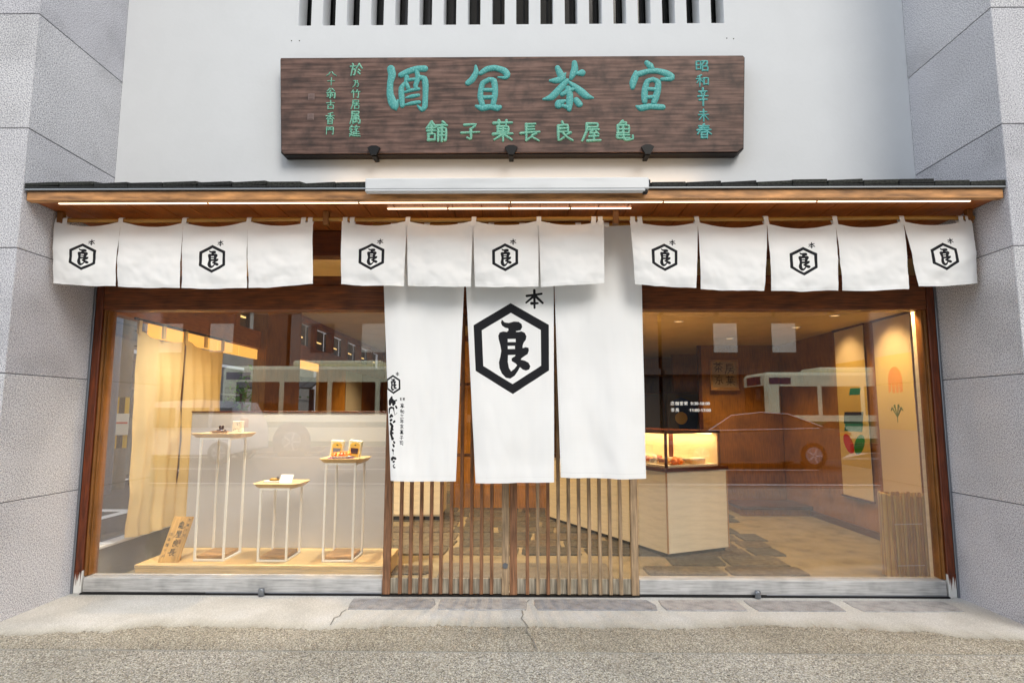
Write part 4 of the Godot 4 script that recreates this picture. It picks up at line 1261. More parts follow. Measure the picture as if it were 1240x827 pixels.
# ------------------------------------------------------------------ left display window
func display_window() -> void:
	var t := thing("display_platform", "low pale wooden platform in the left display window", "platform")
	boxp("deck", -2.93, -1.03, 0.125, 0.15, -0.80, -0.195, M.maple, t, 0.004)
	boxp("front_board", -2.925, -1.035, 0.02, 0.1245, -0.79, -0.2, M.maple, t, 0.002)
	t = thing("backing_screen", "pale grey backing screen behind the display stands", "screen")
	boxp("screen_panel", -2.88, -1.09, 0.15, 1.30, -0.84, -0.805, M.partition, t, 0.002)
	boxp("top_trim", -2.885, -1.085, 1.301, 1.312, -0.845, -0.80, M.red_wood, t, 0.002)
	for q in [
		[-2.42, -0.46, 0.225, 0.95, 0.42, "tallest of the three white metal display stands, at the left"],
		[-1.922, -0.45, 0.22, 0.56, 0.37, "lowest of the three white metal display stands, in the middle"],
		[-1.409, -0.45, 0.23, 0.755, 0.36, "middle height white metal display stand, at the right"]]:
		display_stand(q[0], q[1], q[2], q[3], q[4], q[5])
	# on the tall stand: a gold leaf dish with a dark sweet, and a printed white box
	var y := 0.15 + 0.95 + 0.033
	var a := thing("sweet_dish", "gilt leaf shaped dish with a dark glossy sweet on the tallest stand", "dish", Vector3(-2.43, y, -0.4))
	var st := mb()
	lathe(st, Vector3.ZERO, [[0.0, 0.004], [0.05, 0.004], [0.075, 0.016], [0.078, 0.018], [0.05, 0.0], [0.0, 0.0]], 24, 1.0, 0.6)
	part("dish", st, plain(Color(0.78, 0.6, 0.25), 0.35, 0.3), a)
	st = mb()
	lathe(st, Vector3(0.012, 0.006, 0), [[0.036, 0.0], [0.038, 0.012], [0.034, 0.022], [0.0, 0.024]], 18)
	lathe(st, Vector3(0.012, 0.028, 0), [[0.012, 0.0], [0.02, 0.012], [0.016, 0.022], [0.0, 0.024]], 16)
	lathe(st, Vector3(0.0, 0.048, 0), [[0.008, 0.0], [0.012, 0.006], [0.0, 0.016]], 12)
	lathe(st, Vector3(0.024, 0.048, 0), [[0.008, 0.0], [0.012, 0.006], [0.0, 0.016]], 12)
	part("sweet", st, plain(Color(0.2, 0.05, 0.03), 0.25), a)
	var b := thing("printed_box", "upright white paper box with small dark print on the tallest stand", "box", Vector3(-2.30, y, -0.44), 0.1)
	boxp("carton", -0.038, 0.038, 0.0, 0.098, -0.025, 0.025, M.paper, b, 0.002)
	st = mb()
	rng.seed = 33
	for k in 26:
		var px := rng.randf_range(-0.032, 0.028)
		var py := rng.randf_range(0.006, 0.088)
		if absf(py - 0.05) < 0.012 and absf(px) < 0.02: continue
		bb(st, px, px + rng.randf_range(0.003, 0.008), py, py + rng.randf_range(0.002, 0.006), 0.025, 0.0256)
	part("print", st, M.dark, b)
	# on the low stand: plate with sweet, leaning card
	y = 0.15 + 0.56 + 0.033
	a = thing("sweet_plate", "grey square plate with a yellow sweet on the lowest stand", "plate", Vector3(-1.975, y, -0.42), 0.15)
	boxp("plate", -0.075, 0.075, 0.0, 0.012, -0.05, 0.05, M.partition, a, 0.004)
	st = mb()
	lathe(st, Vector3(0.0, 0.0125, 0), [[0.034, 0.0], [0.04, 0.008], [0.03, 0.019], [0.0, 0.024]], 18, 1.0, 0.6)
	part("sweet", st, plain(Color(0.66, 0.5, 0.14), 0.5), a)
	st = mb()
	lathe(st, Vector3(0.026, 0.03, 0.004), [[0.0, 0.0], [0.012, 0.006], [0.0, 0.014]], 12)
	part("berry", st, M.black, a)
	b = thing("price_card", "cream card leaning on the lowest stand", "card", Vector3(-1.862, y, -0.37))
	st = mb()
	bx(st, Vector3(0, 0.032, -0.012), Vector3(0.10, 0.072, 0.003), 0.0, Basis(Vector3.RIGHT, -0.55))
	part("card", st, M.paper, b)
	# on the right stand: two cellophane packs, plate of orange slices, purple cloth
	y = 0.15 + 0.755 + 0.033
	single_at("purple_cloth", Vector3(-1.43, y, -0.38), "small purple cloth under the plate on the right stand", "cloth", func(s): bx(s, Vector3(0, 0.0015, 0), Vector3(0.2, 0.003, 0.13), 0.001, Basis(Vector3.UP, 0.12)), plain(Color(0.5, 0.3, 0.42), 0.9))
	a = thing("slice_plate", "pale plate of orange slices on the right stand", "plate", Vector3(-1.43, y + 0.003, -0.37))
	st = mb()
	lathe(st, Vector3.ZERO, [[0.0, 0.003], [0.05, 0.003], [0.085, 0.014], [0.087, 0.012], [0.05, 0.0], [0.0, 0.0]], 24, 1.0, 0.6)
	part("plate", st, M.paper, a)
	for k in 5:
		st = mb()
		lathe(st, Vector3.ZERO, [[0.0, -0.006], [0.028, -0.006], [0.03, 0.0], [0.028, 0.006], [0.0, 0.006]], 18)
		var o := part("orange_slice", st, plain([Color(0.9, 0.42, 0.08), Color(0.93, 0.55, 0.14), Color(0.85, 0.33, 0.06)][k % 3], 0.35), a)
		o.position = Vector3(-0.058 + 0.028 * k, 0.021 + 0.003 * k, 0.0)
		o.rotation = Vector3(0.5, 0.3, 0.75 - 0.1 * k)
	for q in [[-1.487, -0.44, 0.06, 0], [-1.35, -0.455, 0.12, 1]]:
		b = thing("sweet_pack", ["cream pack with arched yellow label and grey window, left on the right stand", "cream pack with yellow label and dark window, right on the right stand"][q[3]], "packet", Vector3(q[0], y, q[1]), 0.0, "packs on the right display stand")
		b.rotation = Vector3(-0.12, 0, -q[2])
		st = mb()
		bx(st, Vector3(0, 0.07, 0), Vector3(0.11, 0.14, 0.022), 0.008)
		part("wrapper", st, plain(Color(0.9, 0.86, 0.7), 0.35), b)
		st = mb()
		prism(st, PackedVector2Array([Vector2(-0.04, 0.01), Vector2(0.04, 0.01), Vector2(0.04, 0.1), Vector2(0.028, 0.117), Vector2(0, 0.124), Vector2(-0.028, 0.117), Vector2(-0.04, 0.1)]), 0.011, 0.0118)
		part("label", st, plain(Color(0.9, 0.72, 0.3), 0.5), b)
		boxp("pack_window", -0.03, 0.03, 0.03, 0.075, 0.0119, 0.0126, plain([Color(0.5, 0.5, 0.52), Color(0.3, 0.2, 0.22)][q[3]], 0.3), b, 0.0)
		st = mb()
		bx(st, Vector3(0, 0.1, 0.0122), Vector3(0.014, 0.008, 0.0008), 0.0)
		part("mark", st, M.dark, b)
	# the leaning name board
	b = thing("name_board", "pale wooden name board with black brush writing, leaning on the platform", "sign")
	var sgn := Transform3D(Basis.from_euler(Vector3(-0.56, 0.0, 0.0)), Vector3(-2.712, 0.153, -0.262))
	st = mb()
	bx(st, Vector3(0, 0.185, -0.008), Vector3(0.158, 0.37, 0.015), 0.002)
	part("board", st, plain_wood(), b).transform = sgn
	st = mb()
	for i in 4:
		carve(st, strokes(KANJI["亀屋良長"[i]], 100, 0.068), Vector3(-0.026, 0.327 - 0.073 * i, 0.0), 0.062, 0.0007)
	for i in 4:
		carve(st, strokes(KANJI["京菓子司"[i]], 100, 0.06), Vector3(0.044, 0.352 - 0.042 * i, 0.0), 0.026, 0.0007)
	for i in 5:
		carve(st, strokes(KANJI["四条醒ヶ井"[i]], 100, 0.06), Vector3(-0.066, 0.236 - 0.043 * i, 0.0), 0.028, 0.0007)
	part("writing", st, M.black, b).transform = sgn
	st = mb()
	bx(st, Vector3(0.04, 0.1, -0.05), Vector3(0.015, 0.2, 0.01), 0.001, Basis(Vector3.RIGHT, 0.75))
	part("prop_leg", st, M.maple_edge, b).transform = sgn

func plain_wood() -> StandardMaterial3D:
	return surf(Color(0.84, 0.66, 0.36), T.grain75, Vector3(9, 0.8, 9), 0.5)

func single_at(called: String, at: Vector3, label: String, category: String, build: Callable, m: Material) -> void:
	var st := mb()
	build.call(st)
	var o := single(called, st, m, label, category)
	o.position = at

func display_stand(x: float, z: float, w: float, h: float, tw: float, label: String) -> void:
	var t := thing("display_stand", label, "display stand", Vector3(x, 0.151, z), 0.0, "white metal display stands")
	var d := 0.29
	var r := 0.0078
	for sx in [-1.0, 1.0]:
		for sz in [-1.0, 1.0]:
			boxp("leg", sx * w / 2 - r, sx * w / 2 + r, 0.0, h, sz * d / 2 - r, sz * d / 2 + r, M.white_metal, t, 0.001)
	for yy in [0.0, h - 2 * r]:
		for s in [-1.0, 1.0]:
			boxp("rail", -w / 2 + r, w / 2 - r, yy + 0.0005, yy + 2 * r - 0.0005, s * d / 2 - r, s * d / 2 + r, M.white_metal, t, 0.001)
			boxp("rail", s * w / 2 - r + 0.0003, s * w / 2 + r - 0.0003, yy + 0.0005, yy + 2 * r - 0.0005, -d / 2 + r, d / 2 - r, M.white_metal, t, 0.001)
	boxp("base_block", -w / 2 + 0.011, w / 2 - 0.011, 0.017, 0.042, -d / 2 + 0.01, d / 2 - 0.01, M.maple_edge, t, 0.002)
	# board with clipped corners and an undercut edge
	var st := mb()
	st.set_smooth_group(-1)
	var td := 0.36
	var ring := []
	for q in [[0.0, 0.84], [0.033, 1.0]]:
		var p := []
		for c in [[-1, -0.72], [-0.8, -1], [0.8, -1], [1, -0.72], [1, 0.72], [0.8, 1], [-0.8, 1], [-1, 0.72]]:
			p.append(Vector3(c[0] * tw / 2 * q[1], h + q[0], c[1] * td / 2 * q[1]))
		ring.append(p)
	for i in 8:
		var j := (i + 1) % 8
		quad(st, ring[0][i], ring[0][j], ring[1][j], ring[1][i], (ring[0][i] + ring[0][j]) * Vector3(1, 0, 1))
	for i in range(1, 7):
		tri(st, ring[1][0], ring[1][i], ring[1][i + 1], Vector3.UP)
		tri(st, ring[0][0], ring[0][i], ring[0][i + 1], Vector3.DOWN)
	part("top_board", st, M.maple, t)

# ------------------------------------------------------------------ the counter side
func shop_right() -> void:
	# counter: a long laminate box on a dark plinth
	var turn := atan2(0.436, 0.9)
	var t := thing("sales_counter", "long pale laminate counter with dark wooden top by the right window", "counter", Vector3(1.333, 0.0, -1.09), turn)
	var L := 2.3
	boxp("plinth", 0.03, 0.7, 0.0125, 0.045, -L + 0.03, -0.03, M.black, t, 0.0)
	boxp("body", 0.006, 0.724, 0.046, 0.765, -L, -0.006, M.laminate, t, 0.0)
	for q in [[0.0, -0.0], [0.718, -0.0], [0.0, -L - 0.006]]:
		boxp("edge_trim", q[0], q[0] + 0.012, 0.046, 0.7655, q[1] - 0.012, q[1], M.maple_edge, t, 0.0)
	boxp("top", -0.012, 0.742, 0.766, 0.80, -L - 0.01, 0.012, M.red_wood, t, 0.004)
	# glass showcase on the counter
	var s := thing("showcase", "glass showcase of sweets with dark wooden frame on the counter", "showcase", Vector3(1.333, 0.801, -1.09), turn)
	var W := 0.64
	var D := 1.9
	var H := 0.31
	for x in [0.005, W]:
		for z in [-0.005, -D]:
			boxp("post", x, x + 0.022, 0.0, H, z - 0.022, z, M.red_wood if x < 0.1 else M.jamb_pale, s, 0.002)
	boxp("top_rail", 0.004, W + 0.023, H, H + 0.026, -0.027, -0.004, M.red_wood, s, 0.002)
	boxp("top_rail", 0.004, W + 0.023, H, H + 0.026, -D - 0.023, -D, M.red_wood, s, 0.002)
	boxp("top_rail", 0.004, 0.027, H, H + 0.026, -D, -0.0275, M.red_wood, s, 0.002)
	boxp("top_rail", W, W + 0.023, H, H + 0.026, -D, -0.0275, M.red_wood, s, 0.002)
	boxp("top_pane", 0.028, W - 0.001, H + 0.01, H + 0.016, -D + 0.001, -0.028, M.glass, s, 0.0)
	boxp("front_pane", 0.012, 0.016, 0.001, H, -D, -0.028, M.glass, s, 0.0)
	boxp("end_pane", 0.028, W - 0.001, 0.001, H, -0.016, -0.012, M.glass, s, 0.0)
	boxp("back_panel", W + 0.006, W + 0.012, 0.001, H, -D, -0.028, M.laminate, s, 0.0)
	boxp("bed", 0.028, W, 0.001, 0.02, -D, -0.03, M.paper, s, 0.0)
	for z in [-0.7, -1.3]:
		boxp("back_slat", W - 0.004, W + 0.004, 0.021, H - 0.001, z - 0.03, z + 0.03, M.red_wood, s, 0.0)
	var led := boxp("lamp_strip", W - 0.05, W - 0.03, H - 0.012, H - 0.002, -D + 0.05, -0.06, M.warm_glow, s, 0.0)
	var al := AreaLight3D.new()
	al.name = "showcase_lamp"
	al.area_size = Vector2(0.02, D - 0.1)
	al.light_color = Color(1.0, 0.76, 0.5)
	al.light_energy = 0.35
	al.shadow_enabled = true
	s.add_child(al)
	al.position = Vector3(W - 0.06, H - 0.02, -D / 2)
	al.rotation = Vector3(-PI / 2, 0, 0)
	# sweets laid out in the case
	rng.seed = 12
	var cols := [Color(0.85, 0.45, 0.1), Color(0.75, 0.62, 0.42), Color(0.55, 0.33, 0.18), Color(0.9, 0.75, 0.3), Color(0.88, 0.82, 0.7)]
	var names := ["orange", "tan", "brown", "yellow", "cream"]
	var xf := Transform3D(Basis(Vector3.UP, turn), Vector3(1.333, 0.822, -1.09))
	for k in 3:
		var zc := -0.28 - 0.52 * k
		var tr := thing("sweet_tray", "bamboo tray of sweets in the showcase, %s" % ["nearest the window", "second from the window", "farthest from the window"][k], "tray", xf * Vector3(0.3, 0.0, zc), turn, "trays in the showcase")
		boxp("tray", -0.2, 0.2, 0.0, 0.014, -0.19, 0.19, M.maple, tr, 0.003)
		for i in 24:
			var st := mb()
			var r := rng.randf_range(0.026, 0.034)
			lathe(st, Vector3.ZERO, [[r * 0.9, 0.0], [r, r * 0.35], [r * 0.75, r * 0.8], [0.0, r]], 12)
			var o := part("sweet", st, M["sweet%d" % ((i + k * 2) % 5)] if M.has("sweet%d" % ((i + k * 2) % 5)) else sweet(cols, (i + k * 2) % 5), tr)
			o.position = Vector3(-0.16 + 0.064 * (i % 6), 0.0145, -0.14 + 0.09 * (i / 6)) + Vector3(rng.randf_range(-0.006, 0.006), 0, rng.randf_range(-0.006, 0.006))
	for k in 3:
		var pc := thing("price_card", "small cream price card before the %s tray in the showcase" % ["nearest", "second", "farthest"][k], "card", xf * Vector3(0.075, 0.0, -0.28 - 0.52 * k), turn - 0.9, "price cards in the showcase")
		var sc := mb()
		bx(sc, Vector3(0, 0.024, 0), Vector3(0.07, 0.045, 0.002), 0.0, Basis(Vector3.RIGHT, -0.35))
		part("card", sc, M.paper, pc)
		sc = mb()
		for i in 3:
			bx(sc, Vector3(-0.004 * i, 0.036 - 0.011 * i, 0.0014 - 0.0035 + 0.0038 * i), Vector3(0.045 - 0.008 * i, 0.004, 0.001), 0.0, Basis(Vector3.RIGHT, -0.35))
		part("print", sc, M.dark, pc)
	for q in [[0.16, 0.0, -0.1, "orange half fruit jelly beside the case post"], [0.235, 0.0, -0.115, "second orange half fruit jelly along the case end"]]:
		var st := mb()
		lathe(st, Vector3(0, 0.034, 0), [[0.0, -0.034], [0.026, -0.026], [0.036, 0.0], [0.034, 0.004], [0.0, 0.004]], 18)
		var o := single("orange_jelly", st, plain(Color(0.95, 0.5, 0.1), 0.3), q[3], "sweet", "orange jellies in the showcase")
		o.transform = Transform3D(Basis(Vector3.UP, turn) * Basis(Vector3.RIGHT, 1.0), xf * Vector3(q[0], 0.015, q[2]))
	var bxn := thing("gift_box", "flat wooden gift box with cream lid at the showcase end", "box", xf * Vector3(0.45, 0.0, -0.14), turn + 0.25)
	boxp("box_body", -0.11, 0.11, 0.0, 0.035, -0.06, 0.06, M.maple, bxn, 0.002)
	boxp("box_lid", -0.112, 0.112, 0.0355, 0.05, -0.062, 0.062, M.paper, bxn, 0.002)
	# scrolls on the wall
	scroll("wide hanging scroll with orange leaf figure and green sprout on the right wall", -1.86, -1.25, 0.40, 2.25, 0)
	scroll("farther hanging scroll with coloured patches on the right wall", -2.66, -2.05, 0.38, 2.25, 1)
	# framed print on the back wall, turned to the window
	var pr := thing("framed_writing", "small framed panel of black brush writing on the back wall", "picture", Vector3(2.93, 1.64, -4.20), 0.0)
	boxp("frame", -0.2, 0.2, 0.0, 0.42, -0.03, 0.0, M.maple_edge, pr, 0.004)
	boxp("sheet", -0.175, 0.175, 0.025, 0.395, 0.0005, 0.004, plain(Color(0.62, 0.55, 0.42), 0.8), pr, 0.0)
	var stp := mb()
	carve(stp, strokes(KANJI["茶"], 100, 0.08), Vector3(-0.16, 0.38, 0.004), 0.15, 0.001)
	carve(stp, strokes(KANJI["房"], 100, 0.08), Vector3(0.0, 0.36, 0.004), 0.15, 0.001)
	carve(stp, strokes(KANJI["京"], 100, 0.07), Vector3(-0.15, 0.2, 0.004), 0.14, 0.001)
	carve(stp, strokes(KANJI["菓"], 100, 0.07), Vector3(0.01, 0.19, 0.004), 0.14, 0.001)
	part("writing", stp, M.black, pr)
	boxp("picture_lip", -0.2, 0.2, -0.02, -0.002, -0.03, 0.03, M.maple_edge, pr, 0.002)
	# dark hanging cloths deep behind the counter
	for q in [[1.75, 2.35, "slate blue cloth banner hanging deep behind the counter", Color(0.28, 0.28, 0.34)], [2.4, 2.98, "blue banner with a pale round figure behind the counter", Color(0.32, 0.3, 0.3)]]:
		var bn := thing("cloth_banner", q[2], "banner", Vector3(0, 0, -5.5 if q[0] < 2 else -5.48))
		var bm := plain(q[3], 0.9)
		part("banner_cloth", cloth(Vector2(q[0], 1.62), Vector2(q[1], 1.62), Vector2(q[0] + 0.01, 0.75), Vector2(q[1], 0.75), 0.0, 77, 0.01, 0.02, 14, 18, 0.01), bm, bn)
		var st := mb()
		tube(st, Vector3(q[0] - 0.03, 1.63, 0), Vector3(q[1] + 0.03, 1.63, 0), 0.01, 0.01, 8)
		part("banner_rod", st, M.red_wood, bn)
		if q[0] > 2:
			st = mb()
			prism(st, PackedVector2Array([Vector2(2.5, 1.5), Vector2(2.62, 1.56), Vector2(2.8, 1.48), Vector2(2.9, 1.35), Vector2(2.86, 1.0), Vector2(2.6, 0.95), Vector2(2.56, 1.2)]), 0.03, 0.033)
			part("blue_figure", st, plain(Color(0.08, 0.22, 0.5), 0.8), bn)
			st = mb()
			tube(st, Vector3(2.62, 1.22, 0.034), Vector3(2.62, 1.22, 0.036), 0.1, 0.1, 18)
			part("pale_figure", st, plain(Color(0.8, 0.68, 0.45), 0.8), bn)
	# wooden step
	var sp := thing("wooden_step", "low dark wooden step against the back of the room", "step", Vector3(3.32, 0.0, -3.75))
	boxp("tread", -0.5, 0.42, 0.08, 0.12, -0.3, 0.3, M.red_wood, sp, 0.004)
	boxp("riser", -0.47, 0.4, 0.0, 0.079, -0.27, 0.27, M.brown_wall, sp, 0.003)
	var pa := thing("corner_partition", "brown partition at the back behind the wooden step", "partition", Vector3(3.2, 0.0, -4.25))
	boxp("panel", -0.58, 0.54, 0.0, 2.269, -0.05, 0.0, M.brown_wall, pa, 0.0)
	boxp("edge_post", -0.63, -0.581, 0.0, 2.269, -0.055, 0.005, M.red_wood, pa, 0.003)
	# left of the doorway: a pale low cabinet seen through the slats
	var lc := thing("pale_cabinet", "pale low display cabinet seen through the left lattice door", "cabinet", Vector3(-1.15, 0.0, -3.3))
	boxp("body", -0.55, 0.2, 0.06, 0.70, -0.3, 0.3, M.laminate, lc, 0.003)
	boxp("plinth", -0.53, 0.18, 0.0, 0.059, -0.27, 0.27, M.black, lc, 0.0)
	boxp("top", -0.57, 0.22, 0.701, 0.73, -0.32, 0.32, M.maple_edge, lc, 0.003)
	boxp("door", -0.54, -0.18, 0.08, 0.68, 0.301, 0.312, M.laminate, lc, 0.002)
	boxp("door", -0.17, 0.19, 0.08, 0.68, 0.301, 0.312, M.laminate, lc, 0.002)
	# bamboo fence screen by the right jamb
	var bs := thing("bamboo_screen", "upright bamboo cane screen standing by the right jamb", "bamboo screen")
	var path := PackedVector2Array([Vector2(2.925, -0.36), Vector2(3.115, -0.325), Vector2(3.25, -0.335), Vector2(3.255, -0.58), Vector2(2.945, -0.585), Vector2(2.925, -0.38)])
	var acc := 0.0
	for i in path.size() - 1:
		var len := path[i].distance_to(path[i + 1])
		while acc < len:
			var p := path[i].lerp(path[i + 1], acc / len)
			var st := mb()
			var h := 0.645 + rng.randf_range(-0.006, 0.006)
			var r := rng.randf_range(0.0085, 0.0115)
			var y := 0.0
			while y < h:
				var e := minf(h, y + rng.randf_range(0.14, 0.3))
				tube(st, Vector3(p.x, y, p.y), Vector3(p.x, e, p.y), r, r, 8)
				if e < h: tube(st, Vector3(p.x, e - 0.003, p.y), Vector3(p.x, e + 0.003, p.y), r * 1.14, r * 1.14, 8)
				y = e
			part("cane", st, M.bamboo_up[rng.randi() % 4], bs).position.y = 0.014
			acc += r * 2.05
		acc -= len
	for y in [0.13, 0.44]:
		var st := mb()
		for i in 1:
			var a := path[i] + Vector2(0, 0.0118)
			var b := path[i + 1] + Vector2(0, 0.0118)
			tube(st, Vector3(a.x, y + 0.01 * i, a.y), Vector3(b.x, y + 0.012, b.y), 0.0022, 0.0022, 6)
		part("binding_twine", st, M.cord, bs)

func sweet(cols: Array, i: int) -> StandardMaterial3D:
	M["sweet%d" % i] = plain(cols[i], 0.45)
	return M["sweet%d" % i]

func scroll(label: String, z0: float, z1: float, y0: float, y1: float, kind: int) -> void:
	var t := thing("hanging_scroll", label, "scroll", Vector3(3.735, 0, (z0 + z1) / 2), -PI / 2, "hanging scrolls on the right wall")
	var w := z1 - z0
	var h := y1 - y0
	var st := mb()
	bb(st, -w / 2, w / 2, y0, y1, 0.004, 0.008)
	part("mounting", st, M.paper_tan, t)
	st = mb()
	var b0 := y0 + h * (0.40 if kind == 0 else 0.18)
	var b1 := y0 + h * 0.80
	bb(st, -w / 2 + 0.001, w / 2 - 0.001, b0, b1, 0.0085, 0.0095)
	part("painting_ground", st, plain(Color(0.89, 0.81, 0.53) if kind == 0 else Color(0.84, 0.73, 0.40), 0.85), t)
	for y in [y0 - 0.012, y1 + 0.012]:
		st = mb()
		tube(st, Vector3(-w / 2 - 0.02, y, 0.012), Vector3(w / 2 + 0.02, y, 0.012), 0.013, 0.013, 10)
		part("roller", st, M.red_wood, t)
	if kind == 0:
		st = mb()
		var p := PackedVector2Array()
		for k in 13:
			var a := PI * k / 12.0
			p.append(Vector2(0.02 + cos(a) * 0.115, y0 + h * 0.66 + sin(a) * 0.14))
		for q in [[-0.095, -0.12], [-0.06, -0.10], [-0.045, 0.0], [-0.03, -0.12], [0.01, -0.12], [0.02, 0.0], [0.03, -0.12], [0.065, -0.12], [0.075, 0.0], [0.09, -0.12], [0.135, -0.11]]:
			p.append(Vector2(q[0], y0 + h * 0.66 + q[1]))
		prism(st, p, 0.0096, 0.0104)
		part("orange_figure", st, plain(Color(0.93, 0.66, 0.30), 0.85), t)
		st = mb()
		for q in [[-0.07, 0.03], [-0.03, 0.06], [0.03, 0.06], [0.07, 0.03]]:
			var c := Vector3(0.02 + q[0], y0 + h * 0.50 + q[1], 0.01)
			tube(st, Vector3(0.02, y0 + h * 0.465, 0.01), c, 0.004, 0.01, 6)
			tube(st, c, c + Vector3(q[0] * 0.4, -0.03, 0), 0.012, 0.004, 6)
		tube(st, Vector3(0.02, y0 + h * 0.44, 0.01), Vector3(0.02, y0 + h * 0.49, 0.01), 0.004, 0.004, 6)
		part("green_sprout", st, plain(Color(0.42, 0.5, 0.12), 0.8), t)
	else:
		for q in [[-0.05, 0.2, 0.60, 0.64, Color(0.12, 0.5, 0.42)], [-0.2, 0.22, 0.43, 0.50, Color(0.13, 0.1, 0.2)], [-0.2, 0.2, 0.385, 0.43, Color(0.12, 0.42, 0.4)]]:
			st = mb()
			prism(st, PackedVector2Array([Vector2(q[0], y0 + h * q[2]), Vector2(q[1] - 0.03, y0 + h * q[2]), Vector2(q[1], y0 + h * q[3]), Vector2(q[0] + 0.03, y0 + h * q[3])]), 0.0096, 0.0104)
			part("colour_patch", st, plain(q[4], 0.85), t)
		for q in [[-0.12, Color(0.75, 0.16, 0.06)], [0.1, Color(0.15, 0.5, 0.15)]]:
			st = mb()
			var p := PackedVector2Array()
			for k in 14:
				var a := TAU * k / 14
				p.append(Vector2(q[0] + cos(a) * 0.1 + sin(a) * 0.05 * signf(q[0]), y0 + h * 0.31 + sin(a) * 0.11))
			prism(st, p, 0.0096, 0.0104)
			part("leaf_figure", st, plain(q[1], 0.85), t)

